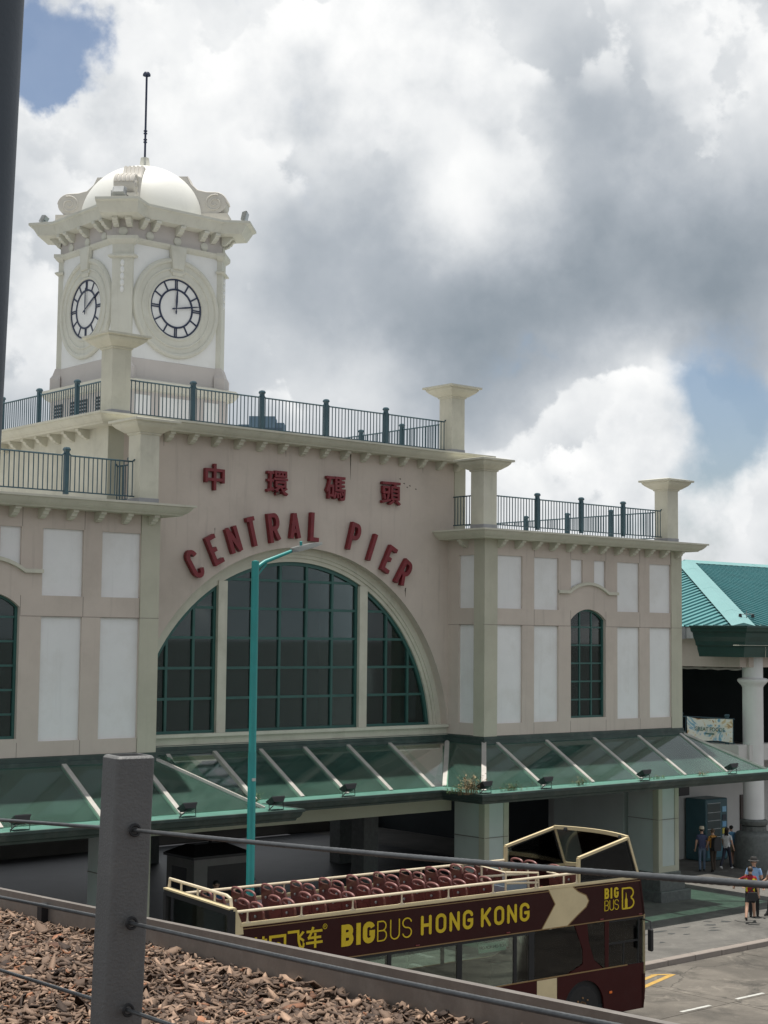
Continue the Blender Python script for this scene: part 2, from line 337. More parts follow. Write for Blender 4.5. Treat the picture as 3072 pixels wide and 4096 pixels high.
# ------------------------------------------------------------------ ground
def ground_mat(name, col, col2, scale, bump, stain, crack=0.0, rough=.8, slab=None):
    m = bpy.data.materials.new(name); m.use_nodes = True; nt = m.node_tree; N = nt.nodes; L = nt.links; b = N['Principled BSDF']
    b.inputs['Roughness'].default_value = rough
    g = N.new('ShaderNodeNewGeometry'); P = g.outputs['Position']
    def nz(s, d=8, r=.65, dist=0):
        n = N.new('ShaderNodeTexNoise'); n.inputs['Scale'].default_value = s; n.inputs['Detail'].default_value = d; n.inputs['Roughness'].default_value = r; n.inputs['Distortion'].default_value = dist; L.new(P, n.inputs['Vector']); return n.outputs[0]
    def rng_(v, a, b_, lo=0, hi=1):
        n = N.new('ShaderNodeMapRange'); L.new(v, n.inputs[0]); n.inputs[1].default_value = a; n.inputs[2].default_value = b_; n.inputs[3].default_value = lo; n.inputs[4].default_value = hi; return n.outputs[0]
    def mix(f, a, c):
        n = N.new('ShaderNodeMix'); n.data_type = 'RGBA'; L.new(f, n.inputs[0])
        for i, v in ((6, a), (7, c)):
            if isinstance(v, tuple): n.inputs[i].default_value = (*v, 1)
            else: L.new(v, n.inputs[i])
        return n.outputs[2]
    o = mix(rng_(nz(scale), .35, .68), col, col2)
    o = mix(rng_(nz(.55, 9, .7, .6), .50, .63, 0, stain), o, tuple(c*.38 for c in col))
    o = mix(rng_(nz(1.7, 9, .72, 1.2), .54, .66, 0, stain*.6), o, tuple(min(1, c*1.5) for c in col2))
    o = mix(rng_(nz(.23, 6, .6, 1.5), .47, .60, 0, stain*.6), o, tuple(c*.55 for c in col))
    o = mix(rng_(nz(60, 3), .4, .75, 0, .35), o, tuple(c*.6 for c in col))
    if crack:
        v = N.new('ShaderNodeTexVoronoi'); v.feature = 'DISTANCE_TO_EDGE'; v.inputs['Scale'].default_value = .17
        w = N.new('ShaderNodeTexNoise'); w.inputs['Scale'].default_value = 1.1; w.inputs['Detail'].default_value = 7; L.new(P, w.inputs['Vector'])
        sc = N.new('ShaderNodeVectorMath'); sc.operation = 'SCALE'; L.new(w.outputs[1], sc.inputs[0]); sc.inputs['Scale'].default_value = 1.1
        ad = N.new('ShaderNodeVectorMath'); ad.operation = 'ADD'; L.new(P, ad.inputs[0]); L.new(sc.outputs[0], ad.inputs[1]); L.new(ad.outputs[0], v.inputs['Vector'])
        o = mix(rng_(v.outputs[0], .0, .006, crack, 0), o, tuple(c*.3 for c in col))
    L.new(o, b.inputs['Base Color'])
    bp = N.new('ShaderNodeBump'); bp.inputs['Strength'].default_value = bump; bp.inputs['Distance'].default_value = .012; L.new(nz(40, 5), bp.inputs['Height']); L.new(bp.outputs[0], b.inputs['Normal'])
    return m
M_ROAD = ground_mat('concrete_road', (.115, .102, .086), (.17, .151, .127), 1.2, .4, .95, .8)
M_PAVE = ground_mat('pavement_concrete', (.115, .109, .100), (.16, .151, .137), 1.6, .3, .6)
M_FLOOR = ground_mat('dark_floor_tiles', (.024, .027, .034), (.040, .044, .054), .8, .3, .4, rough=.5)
M_GROUND = ground_mat('far_ground', (.06, .06, .06), (.10, .10, .095), .3, .2, .3)
M_SEA = mat('sea_water', (.02, .06, .07), .12, .1, .3, .6, .8)
KERB = mat('granite_kerb', (.25, .215, .19), .8, .16, 3, .3, 50, dirt=(.12, .11, .10), dirt_amt=.5, dirt_scale=3)
PAINTW = mat('road_paint_white', (.48, .48, .45), .7, .12, 6, .2, 50, dirt=(.25, .23, .2), dirt_amt=.7, dirt_scale=7)
PAINTY = mat('road_paint_yellow', (.46, .28, .06), .7, .15, 6, .2, 50, dirt=(.25, .22, .17), dirt_amt=.7, dirt_scale=7)
struct(MB().quad((-3000, -3000, -.06), (3000, -3000, -.06), (3000, 75, -.06), (-3000, 75, -.06)).build('ground', M_GROUND))
struct(MB().quad((-6000, 75, -1.2), (6000, 75, -1.2), (6000, 9000, -1.2), (-6000, 9000, -1.2)).build('harbour_water', M_SEA))
road = MB()
for i in range(26):                                   # cast concrete bays with open joints
    for (y0, y1) in ((8.0, 14.8), (14.8, 18.75), (18.75, 22.45), (22.45, 25.93)):
        x0 = -20+i*5.0+.35*math.sin(y0); road.box(x0+.008, x0+4.992, y0+.008, y1-.008, -.2, random.uniform(-.002, .002))
struct(road.build('road', M_ROAD))
kr = random.Random(3)
pave = struct(MB().box(-20, 110, 26.20, 60, -.25, .14).build('pavement', M_PAVE))
kme = [MB().cbox(0, 1.085, 0, .26, -.22, .145, .014).mesh('kerb_stone', KERB) for _ in range(1)]
for i in range(72): put('kerb_stone', kme[0], pave, (-12+i*1.1, 25.94+kr.uniform(-.004, .004), kr.uniform(-.004, .003)))
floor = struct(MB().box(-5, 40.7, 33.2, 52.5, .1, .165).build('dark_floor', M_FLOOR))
# flat dark patches of irregular outline on the pavement
for k, (x, y, l, w, a) in enumerate([(33.4, 28.3, .5, .14, .1), (34.2, 28.55, .65, .16, .2), (35.0, 28.6, .7, .17, .15), (34.9, 28.2, .3, .13, .3), (33.1, 27.7, .35, .13, .1), (33.7, 27.55, .3, .12, .5), (35.2, 27.9, .3, .1, .2),
        (36.9, 28.4, .5, .2, .1), (36.6, 28.05, .45, .16, .3), (36.3, 27.8, .6, .17, .1), (37.7, 28.45, .55, .2, -.1), (36.0, 28.6, .5, .2, .2), (38.3, 28.1, .35, .12, .1), (37.3, 28.8, .4, .15, .2), (33.0, 28.35, .5, .2, .1), (32.6, 27.4, .4, .14, .2)]):
    pr = random.Random(k); q = [(l*.5*pr.uniform(.35, 1.25)*math.cos(t), w*.55*pr.uniform(.25, 1.5)*math.sin(t)) for t in [i*math.pi/3.5+pr.uniform(-.2, .2) for i in range(7)]]; a -= .35; pts = [(x+p*math.cos(a)-o*math.sin(a), y+p*math.sin(a)+o*math.cos(a)) for p, o in q]
    MB().quad(*[(p[0], p[1], .1435) for p in pts]).build('pavement_patch', mat('dark_patch', (.045, .047, .048), .7, .2, 8), pave)
def marking(name, pts, m): struct(MB().quad(*[(x, y, .0065) for x, y in pts]).build(name, m))
for i in range(-6, 10): x0 = 28.3+i*2.0; marking('lane_dash', [(x0, 22.545), (x0+1.02, 22.53), (x0+1.02, 22.63), (x0, 22.645)], PAINTW)
marking('yellow_line', [(27.4, 24.03), (31.32, 25.16), (31.25, 25.29), (27.36, 24.16)], PAINTY)
marking('yellow_line', [(27.4, 24.50), (30.90, 25.38), (30.84, 25.50), (27.36, 24.62)], PAINTY)
marking('yellow_line', [(31.25, 25.294), (30.93, 25.51), (30.75, 25.54), (31.08, 25.245)], PAINTY)
marking('white_tick', [(29.6, 25.52), (30.5, 25.58), (30.5, 25.72), (29.6, 25.66)], PAINTW)
# ------------------------------------------------------------------ pier building
YW, YM = 31.9, 33.41                      # wing front plane, middle wall plane
XL0, XL1, XR0, XR1 = 11.642, 20.39, 31.287, 40.035
XB0, XB1 = 19.86, 31.92                   # upper middle block
ZB, ZT, ZU = 5.456, 11.044, 13.31
pier = thing('pier_building', 'pink and cream arched pier terminal with two panelled wings under cornices', 'building', (25.9, YW, 0))
PO = Vector(pier.location)
def pb(mb, name, m, smooth=False, parent=None):
    mb.v = [(x-PO.x, y-PO.y, z-PO.z) for x, y, z in mb.v]; return mb.build(name, m, parent or pier, smooth)
def arc_top(x0, x1, zs, za, n=14):
    """points along a segmental arch from (x0,zs) over za to (x1,zs)"""
    w = (x1-x0)/2; s = za-zs; r = (w*w+s*s)/(2*s); cx = (x0+x1)/2; cz = za-r; a = math.degrees(math.asin(min(1, w/r)))
    if s > w: a = 90
    return arc(cx, cz, r, r, 90+a, 90-a, n)
def grid_wall(mb, xs, zs, holes, O, U, Nn, depth, arches={}):
    """wall in the U/z plane with rectangular holes [(x0,x1,z0,z1)], reveals going in by depth"""
    O, U, Nn = Vector(O), Vector(U), Vector(Nn)
    f = lambda u, z, w=0: tuple(O+U*u+Vector((0, 0, z))-Nn*w)
    xs = sorted(set(xs+[h[0] for h in holes]+[h[1] for h in holes])); zs = sorted(set(zs+[h[2] for h in holes]+[h[3] for h in holes]))
    inside = lambda u, z: any(h[0]-1e-6 < u < h[1]+1e-6 and h[2]-1e-6 < z < h[3]+1e-6 for h in holes)
    for i in range(len(xs)-1):
        for j in range(len(zs)-1):
            if not inside((xs[i]+xs[i+1])/2, (zs[j]+zs[j+1])/2): mb.quad(f(xs[i], zs[j]), f(xs[i+1], zs[j]), f(xs[i+1], zs[j+1]), f(xs[i], zs[j+1]))
    for k, (a, b, c, d) in enumerate(holes):
        if k in arches:
            pts = arches[k]; top = [p for p in pts]
            for p, q in zip(pts, pts[1:]):
                mb.quad(f(p[0], p[1]), f(q[0], q[1]), f(q[0], d), f(p[0], d)); mb.quad(f(p[0], p[1]), f(p[0], p[1], depth), f(q[0], q[1], depth), f(q[0], q[1]))
            zs0, zs1 = pts[0][1], pts[-1][1]
        else:
            zs0 = zs1 = d; mb.quad(f(a, d), f(a, d, depth), f(b, d, depth), f(b, d))
        mb.quad(f(a, c), f(a, c, depth), f(a, zs0, depth), f(a, zs0)); mb.quad(f(b, c), f(b, c, depth), f(b, zs1, depth), f(b, zs1)); mb.quad(f(a, c), f(b, c), f(b, c, depth), f(a, c, depth))
CORN = [(0, 0), (.40, 0), (.44, .045), (.47, .05), (.53, .10), (.585, .165), (.60, .20), (.65, .205), (.65, .255), (.0, .275)]
BRK = [(0, 0), (.36, 0), (.36, -.07), (.30, -.085), (.27, -.12), (.25, -.17), (.19, -.185), (.17, -.225), (.10, -.25), (.07, -.27), (0, -.27)]
brk_me = MB().prism(BRK, -.07, .07, lambda p, t: (t, -p[0]*.9, p[1]*.88)).mesh('bracket', CREAM)
def bracket(x, y, z, rz=0, par=pier): return put('bracket', brk_me, par, (x-PO.x, y-PO.y, z-PO.z) if par is pier else (x, y, z), (0, 0, rz))
def arched_window(name, x0, x1, z0, zs, za, y, ncol, nrow, parent=pier):
    """green glazing grid in an arched opening at plane y"""
    w = MB(); pts = arc_top(x0, x1, zs, za); fr = .06
    path = [(x0, z0)]+pts+[(x1, z0)]
    inner = [(x0+fr, z0+fr)]+arc_top(x0+fr, x1-fr, zs, za-fr)+[(x1-fr, z0+fr)]
    for i in range(len(path)):
        j = (i+1) % len(path)
        for a, b in ((y-.05, y+.05),):
            w.add([(path[i][0], a, path[i][1]), (path[j][0], a, path[j][1]), (inner[j][0], a, inner[j][1]), (inner[i][0], a, inner[i][1]), (path[i][0], b, path[i][1]), (path[j][0], b, path[j][1]), (inner[j][0], b, inner[j][1]), (inner[i][0], b, inner[i][1])], [(0,1,2,3), (3,2,6,7), (4,5,6,7), (0,1,5,4)])
    win = pb(w, name, WINF)
    dx = (x1-x0)/ncol; ztop = lambda x: max((p[1] for p in [(x, zs)]), default=zs)
    R_ = ((x1-x0)/2); s = za-zs; rr = (R_*R_+s*s)/(2*s); cx = (x0+x1)/2; cz = za-rr
    top = lambda x: cz+math.sqrt(max(0, rr*rr-(x-cx)**2))
    dz = (za-z0)/nrow
    for i in range(1, ncol): b = MB(); x = x0+i*dx; b.box(x-.025, x+.025, y-.03, y+.03, z0+fr, top(x)-fr); pb(b, 'glazing_bar', WINF, parent=win)
    for j in range(1, nrow): b = MB(); z = z0+j*dz; b.box(x0+fr, x1-fr, y-.026, y+.026, z-.024, z+.024); pb(b, 'glazing_bar', WINF, parent=win)
    for i in range(ncol):
        for j in range(nrow):
            a, c = x0+i*dx+.024, x0+(i+1)*dx-.024; e, g = z0+j*dz+.02, z0+(j+1)*dz-.02
            if j == nrow-1: poly = [(a, e), (c, e)]+[(a+(c-a)*t/6, max(e+.01, top(a+(c-a)*t/6)-.05)) for t in range(6, -1, -1)]
            else: poly = [(a, e), (c, e), (c, g), (a, g)]
            t = random.uniform(-.004, .004)
            b = MB(); b.prism(poly, y-.004+t, y+.004+t); pb(b, 'pane', WING, parent=win)
    return win
def wing(X0, side_left):
    X1 = X0+8.748; u = lambda v: X0+v
    holes = []
    for a, b in ((.49, 1.53), (2.02, 3.06), (5.69, 6.73), (7.22, 8.26)): holes += [(a, b, 9.075, 10.60), (a, b, 5.806, 8.60)]
    holes += [(3.60, 4.12, 9.70, 10.60), (4.63, 5.15, 9.70, 10.60)]
    wx0, wx1 = 3.594, 5.154; holes.append((wx0, wx1, 5.88, 9.14))
    w = MB(); grid_wall(w, [0, 8.748], [ZB, ZT+.3], holes, (X0, YW, 0), (1, 0, 0), (0, -1, 0), .06, {len(holes)-1: arc_top(wx0, wx1, 8.80, 9.12)})
    pb(w, 'front_wall', PINK)
    for h in holes[:-1]: b = MB(); b.box(u(h[0])-.02, u(h[1])+.02, YW+.058, YW+.10, h[2]-.02, h[3]+.02); pb(b, 'panel', WHITE)
    # reveal of window goes deeper
    b = MB(); pts = [(wx0, 5.88)]+arc_top(wx0, wx1, 8.80, 9.12)+[(wx1, 5.88)]
    for p, q in zip(pts, pts[1:]+pts[:1]): b.quad((u(p[0]), YW+.06, p[1]), (u(q[0]), YW+.06, q[1]), (u(q[0]), YW+.26, q[1]), (u(p[0]), YW+.26, p[1]))
    pb(b, 'window_reveal', PINK)
    arched_window('arched_window', u(wx0), u(wx1), 5.88, 8.80, 9.12, YW+.15, 3, 6)
    # hood mould above the window and the pink tympanum under it
    a = arc_top(3.51, 5.238, 9.66, 9.93, 12); b = MB()
    line = [(3.06, 9.66)]+a+[(5.69, 9.66)]
    b2 = MB()
    for p, q in zip(line, line[1:]):
        b.add([(u(p[0]), YW-.075, p[1]-.085), (u(q[0]), YW-.075, q[1]-.085), (u(q[0]), YW-.075, q[1]), (u(p[0]), YW-.075, p[1]), (u(p[0]), YW+.02, p[1]-.085), (u(q[0]), YW+.02, q[1]-.085), (u(q[0]), YW+.02, q[1]+.01), (u(p[0]), YW+.02, p[1]+.01)], [(0,1,2,3), (0,1,5,4), (3,2,6,7), (0,4,7,3), (1,2,6,5)])
    pb(b, 'hood_mould', CREAM)
    b2.prism([(u(p[0]), p[1]-.05) for p in a]+[(u(5.15), 9.62), (u(3.6), 9.62)], YW-.004, YW+.07); pb(b2, 'tympanum', PINK)
    # corner pilasters
    for a0, a1 in ((0, .485), (8.263, 8.748)):
        b = MB(); b.box(u(a0)-(.03 if a0 == 0 else 0), u(a1)+(.03 if a0 else 0), YW-.03, YW+.01, ZB-.02, ZT+.01); pb(b, 'pilaster', OLIVE)
    for xs in (X0-.03, X1-.01): b = MB(); b.box(xs, xs+.04, YW+.01, YW+.40, ZB-.02, ZT+.01); pb(b, 'pilaster', OLIVE)
    # joints: dark raised strips standing in for shadowed grooves
    b = MB()
    for v in (.49, 2.02, 3.585, 5.165, 6.75, 8.262):
        for z0, z1 in ((ZB, 5.80), (8.61, 9.07), (10.61, ZT)): b.box(u(v)-.005, u(v)+.005, YW-.0025, YW+.01, z0, z1)
    b.box(u(.49), u(3.58), YW-.0035, YW+.01, 8.603, 8.613); b.box(u(5.17), u(8.26), YW-.0035, YW+.01, 8.603, 8.613)
    b.box(X0-.034, u(.486), YW-.034, YW+.01, 8.603, 8.612); b.box(u(8.262), X1+.034, YW-.034, YW+.01, 8.603, 8.612)
    pb(b, 'joint', JOINT)
    # side walls, back and roof
    for X, n, vis in ((X0, -1, side_left), (X1, 1, not side_left)):
        w = MB()
        if vis and side_left:
            hs = [(.44, 1.05, 9.075, 10.60), (.44, 1.05, 5.806, 8.60)]
            grid_wall(w, [0, 1.51, 14], [ZB, ZT+.3], hs, (X, YW, 0), (0, 1, 0), (n, 0, 0), .06)
            for h in hs: b = MB(); b.box(X+.058, X+.1, YW+h[0]-.02, YW+h[1]+.02, h[2]-.02, h[3]+.02); pb(b, 'panel', WHITE)
            b = MB(); b.box(X-.003, X+.01, YW+.41, YW+1.5, 8.603, 8.613); pb(b, 'joint', JOINT)
        else: w.quad((X, YW, ZB), (X, 46, ZB), (X, 46, ZT+.3), (X, YW, ZT+.3))
        pb(w, 'side_wall', PINK)
    b = MB(); b.box(X0+.02, X1-.02, YW+.35, 46, ZT+.1, ZT+.26); pb(b, 'roof', ROOFT)
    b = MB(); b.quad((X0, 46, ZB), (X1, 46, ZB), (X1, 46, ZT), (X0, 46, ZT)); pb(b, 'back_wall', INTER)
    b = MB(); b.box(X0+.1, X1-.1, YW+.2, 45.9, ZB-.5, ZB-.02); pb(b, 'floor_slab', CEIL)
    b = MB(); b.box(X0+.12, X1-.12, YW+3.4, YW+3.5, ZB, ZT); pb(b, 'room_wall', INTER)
    # cornice
    b = MB(); path = [(X0, YM-.001 if side_left else 46), (X0, YW), (X1, YW), (X1, 46 if side_left else YM-.001)]
    sweep(b, path, [(o, ZT+z) for o, z in CORN]); pb(b, 'cornice', CREAM)
    for i in range(12): bracket(X0+.545+i*.7235-(.0 if side_left else .0), YW, ZT-.002)
    bracket(X0 if side_left else X1, YW+.75, ZT-.002, R(-90) if side_left else R(90))
wing(XR0, True); wing(XL0, False)
# middle block ---------------------------------------------------------------
AX, AZ, AR = 25.94, 5.225, 5.37
w = MB(); pts = arc(AX, AZ, AR, AR, 177.5, 2.5, 64)
y0 = YM; f = lambda x, z, d=0: (x, YM+d, z)
for p, q in zip(pts, pts[1:]):
    w.quad(f(*p), f(*q), f(q[0], ZU+.2), f(p[0], ZU+.2)); w.quad(f(*p), f(p[0], p[1], .36), f(q[0], q[1], .36), f(*q))
w.quad(f(XB0, ZB-.3), f(pts[0][0], ZB-.3), f(pts[0][0], ZU+.2), f(XB0, ZU+.2)); w.quad(f(pts[-1][0], ZB-.3), f(XB1, ZB-.3), f(XB1, ZU+.2), f(pts[-1][0], ZU+.2))
pb(w, 'front_wall', PINK, smooth=30)
for X in (XB0, XB1): w = MB(); w.quad((X, YM, ZB), (X, 56, ZB), (X, 56, ZU+.2), (X, YM, ZU+.2)); pb(w, 'side_wall', PINK if X == XB1 else CREAM)
for X, s in ((XB0, 1), (XB1, -1)):
    b = MB(); b.box(*sorted((X-.02*s, X+.42*s)), YM-.018, YM+.005, 11.3, ZU+.02); pb(b, 'pilaster', OLIVE)
b = MB(); b.box(XB0+.02, XB1-.02, YM+.3, 56, ZU+.1, ZU+.27); pb(b, 'roof', ROOFT)
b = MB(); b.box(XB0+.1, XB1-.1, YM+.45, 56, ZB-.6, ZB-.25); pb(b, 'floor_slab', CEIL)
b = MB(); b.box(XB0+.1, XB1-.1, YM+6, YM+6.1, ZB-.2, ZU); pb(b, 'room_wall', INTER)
b = MB(); sweep(b, [(XB0, 56), (XB0, YM), (XB1, YM), (XB1, 56)], [(o, ZU+z*1.02) for o, z in CORN]); pb(b, 'cornice', CREAM)
for i in range(16): bracket(20.81+i*.7145, YM, ZU-.002)
for i in range(14): bracket(XB0, YM+1.0+i*.7145, ZU-.002, R(-90)); bracket(XB1, YM+1.0+i*.7145, ZU-.002, R(90))
# cream surround of the great arch, stepped, with mullion posts and sill
def arch_band(r0, r1, ya, yb, zlow, m, name, n=56):
    b = MB(); rings = []
    for i in range(n+1):
        t = math.pi*(1-i/n); row = []
        for r, y in ((r0, ya), (r1, ya), (r1, yb), (r0, yb)):
            row.append((AX+r*math.cos(t), y, AZ+r*math.sin(t)))
        rings.append(row)
    rings = [r for r in rings if min(p[2] for p in r) > zlow-.35]
    b.loft(rings); return pb(b, name, m, smooth=30)
arch_band(AR-.17, AR+.03, YM+.27, YM+.5, ZB, CREAM, 'arch_moulding'); arch_band(AR-.26, AR-.16, YM+.30, YM+.5, ZB, CREAM, 'arch_moulding'); arch_band(AR-.37, AR-.25, YM+.34, YM+.5, ZB, CREAM, 'arch_moulding')
RG = AR-.37; YG = YM+.46
b = MB(); b.box(AX-AR, AX+AR-.02, YM+.02, YM+.5, ZB-.02, 5.70); b.box(AX-AR, AX+AR+.0, YM-.05, YM+.5, ZB-.06, ZB-.0); b.box(AX-AR, AX+AR-.05, YM-.09, YM+.1, 5.66, 5.74); pb(b, 'sill', CREAM)
for x0, x1 in ((23.42, 23.70), (28.20, 28.48)):
    zt = AZ+math.sqrt(RG**2-max(abs(x0-AX), abs(x1-AX))**2)+.1
    b = MB(); b.box(x0, x1, YM+.30, YM+.55, 5.7, zt); pb(b, 'mullion', CREAM)
def clip_arch(x0, x1, z0, z1, r, n=8):
    """rectangle cut by the arch of radius r"""
    tp = lambda x: AZ+math.sqrt(max(0, r*r-(x-AX)**2))
    xs = [x0+(x1-x0)*i/n for i in range(n+1)]; xs = [x for x in xs if tp(x) > z0+.01]
    if len(xs) < 2: return None
    return [(xs[0], z0), (xs[-1], z0)]+[(x, min(z1, tp(x))) for x in reversed(xs)]
for nm, x0, x1, cols in (('arch_window', 21.0, 23.42, [21.93-.83, 21.93, 22.74, 23.42]), ('arch_window', 23.70, 28.20, [23.70, 24.60, 25.50, 26.40, 27.30, 28.20]), ('arch_window', 28.48, 30.9, [28.48, 29.28, 30.10, 30.93])):
    zr = [5.72, 6.60, 7.38, 8.16, 8.94, 9.70, 10.5]; b = MB()
    # border frame: bottom, sides, curved head
    lo, hi = (x0, x1)
    if x0 < 21.5: lo = AX-RG+.03
    if x1 > 30: hi = AX+RG-.03
    b.box(lo, hi, YG-.06, YG+.06, 5.70, 5.79)
    tp = lambda x, r=RG: AZ+math.sqrt(max(0, r*r-(x-AX)**2))
    for x in (x0, x1-.08):
        if 22 < x < 30: b.box(x, x+.08, YG-.055, YG+.055, 5.75, tp(x+.04)-.02)
    xs = [lo+(hi-lo)*i/28 for i in range(29)]
    for p, q in zip(xs, xs[1:]):
        b.add([(p, YG-.058, max(5.7, tp(p, RG-.10))), (q, YG-.058, max(5.7, tp(q, RG-.10))), (q, YG-.058, tp(q, RG+.02)), (p, YG-.058, tp(p, RG+.02)), (p, YG+.05, max(5.7, tp(p, RG-.10))), (q, YG+.05, max(5.7, tp(q, RG-.10)))], [(0,1,2,3), (0,1,5,4)])
    win = pb(b, nm, WINF)
    for x in cols[1:-1]: b = MB(); b.box(x-.036, x+.036, YG-.05, YG+.035, 5.79, max(5.9, tp(x)-.04)); pb(b, 'glazing_bar', WINF, parent=win)
    for z in zr[1:-1]:
        hw = math.sqrt(max(0, RG**2-(z-AZ)**2)); a, c = max(x0+.05, AX-hw+.05), min(x1-.05, AX+hw-.05)
        if c > a+.1: b = MB(); b.box(a, c, YG-.045, YG+.03, z-.034, z+.034); pb(b, 'glazing_bar', WINF, parent=win)
    for a, c in zip(cols, cols[1:]):
        for e, g in zip(zr, zr[1:]):
            pl = clip_arch(max(a, lo)+.01, min(c, hi)-.01, e+.01, g-.01, RG-.05)
            if pl: t = random.uniform(-.006, .006); s = random.uniform(-.004, .004); b = MB(); b.prism(pl, 0, .008, lambda p, d, t=t, s=s, a=a: (p[0], YG+t+d+s*(p[0]-a), p[1])); pb(b, 'pane', WING, parent=win)
    b = MB(); n = 4
# roof pillars -----------------------------------------------------------------
def pillar_mesh():
    s = MB(); S = MB(); hs = .262
    def sq(h, z): return [(-h, -h, z), (h, -h, z), (h, h, z), (-h, h, z)]
    S.loft([sq(hs, .0), sq(hs, 1.66)])
    c = MB(); c.loft([sq(.275, 1.64), sq(.30, 1.66), sq(.30, 1.69), sq(.34, 1.70), sq(.40, 1.745), sq(.49, 1.81), sq(.55, 1.875), sq(.56, 1.92), sq(.62, 1.925), sq(.63, 1.935), sq(.63, 1.985), sq(.45, 2.02)])
    b = MB(); b.loft([sq(.275, -.02), sq(.275, .12), sq(.263, .125)])
    return S.mesh('pillar_shaft', CREAM), c.mesh('pillar_cap', CREAM), b.mesh('pillar_flashing', FLASH)
PM = pillar_mesh()
for (x, y, z) in ((31.45, 32.12, 11.33), (39.62, 32.12, 11.33), (20.07, 32.12, 11.33), (12.05, 32.12, 11.33), (31.63, 33.66, 13.62), (20.17, 33.66, 13.62)):
    p = put('roof_pillar', PM[0], pier, (x-PO.x, y-PO.y, z)); put('cap', PM[1], p); put('flashing', PM[2], p)
# ground floor columns with plinths, lintel beam -----------------------------------
def column(x0, x1, y0, y1, z0=.165, z1=4.3):
    b = MB(); b.box(x0, x1, y0, y1, .98, z1); c = pb(b, 'column', PIER)
    b = MB(); t = .16
    for a, e in ((x0-.025, x0+t), (x1-t, x1+.025)): b.box(a, e, y0-.03, y0+.01, .98, z1)
    b.box(x0+t, x1-t, y0-.028, y0+.01, .98, 1.18); b.box(x1-.01, x1+.027, y0+.01, y0+.2, .98, z1); b.box(x0-.027, x0+.01, y0+.01, y0+.2, .98, z1)
    pb(b, 'column_edging', OLIVE, parent=c)
    b = MB(); b.box(x0-.003, x1+.003, y0-.033, y0-.02, 2.62, 2.635); b.box(x0-.03, x0+.005, y0-.02, y1, 2.62, 2.635); pb(b, 'joint', JOINT, parent=c)
    b = MB(); b.cbox(x0-.06, x1+.06, y0-.08, y1+.06, .78, 1.0, .02); pb(b, 'plinth_cap', PLINTH, parent=c)
    b = MB(); b.cbox(x0-.14, x1+.14, y0-.18, y1+.12, .44, .80, .02); pb(b, 'plinth', PLINTH, parent=c)
    b = MB(); b.cbox(x0-.26, x1+.26, y0-.32, y1+.2, .10, .46, .02); pb(b, 'plinth_step', PLINTH, parent=c)
for x0, x1 in ((31.35, 32.26), (38.93, 39.87), (19.42, 20.33), (11.8, 12.7)): column(x0, x1, YW+.03, YW+1.25)
b = MB(); b.box(38.99, 39.8, YW+1.5, 36.4, .1, 4.3); pb(b, 'end_wall', PIER)
for x, y in ((31.2, 37), (23.3, 48), (30.4, 48), (15.9, 44), (36, 44)): b = MB(); b.cbox(x, x+.6, y, y+.6, .1, 4.3, .02); pb(b, 'inner_column', PLINTH)
b = MB(); b.box(20.33, 31.35, YM-.12, YM+.25, 3.29, 5.0); pb(b, 'lintel_beam', OLIVE)
for x0, x1 in ((12.7, 19.42), (32.26, 38.93)): b = MB(); b.box(x0, x1, YW+.1, YW+.5, 3.56, 5.0); pb(b, 'lintel_beam', OLIVE)
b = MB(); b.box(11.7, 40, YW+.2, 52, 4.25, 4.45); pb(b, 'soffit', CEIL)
b = MB(); b.box(-8, 44.6, 52, 52.3, .1, 1.0); pb(b, 'added_rear_wall', CEIL)  # added wall hiding bright ground behind, kept low to let daylight in
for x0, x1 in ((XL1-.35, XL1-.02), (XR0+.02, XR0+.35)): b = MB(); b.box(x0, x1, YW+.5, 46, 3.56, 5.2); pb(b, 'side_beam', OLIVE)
b = MB(); b.box(44.4, 44.6, 38, 52.3, .1, 4.3); pb(b, 'added_rear_wall', INTER)  # added wall closing off the daylight behind the pier
b = MB(); b.box(39.9, 44.5, 37.9, 52.3, 4.25, 4.4); pb(b, 'added_rear_soffit', INTER)  # added cover that keeps the space behind dark
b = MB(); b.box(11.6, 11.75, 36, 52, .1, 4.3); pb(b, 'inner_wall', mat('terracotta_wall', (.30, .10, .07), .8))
# leak marks below the upper cornice and on the wall
LEAK = mat('leak_stain', (.10, .085, .07), .9, .3, 6)
for x, z1, z0, w in ((27.55, 13.26, 12.55, .022), (30.25, 13.26, 12.95, .02), (21.45, 13.28, 12.95, .012), (25.3, 13.28, 13.0, .014), (23.05, 10.98, 10.80, .01), (29.62, 9.62, 9.35, .035)):
    r_ = random.Random(int(x*100)); n = 8; L_ = [(x-w*(1-i/n)*r_.uniform(.4, 1.2), z1+(z0-z1)*i/n) for i in range(n+1)]; Rt = [(x+w*(1-i/n)*r_.uniform(.4, 1.2)+.004, z1+(z0-z1)*i/n) for i in range(n+1)]
    b = MB(); b.quad(*[(p[0], YM-.0025, p[1]) for p in L_+Rt[::-1]]); pb(b, 'leak_stain', LEAK)
for x, z in ((29.35, 12.72), (29.5, 12.60), (29.72, 12.55), (29.62, 12.5), (29.95, 12.47)): b = MB(); b.quad((x, YM-.0025, z), (x+.05, YM-.0025, z+.01), (x+.07, YM-.0025, z-.03), (x+.02, YM-.0025, z-.025)); pb(b, 'chipped_paint', LEAK)
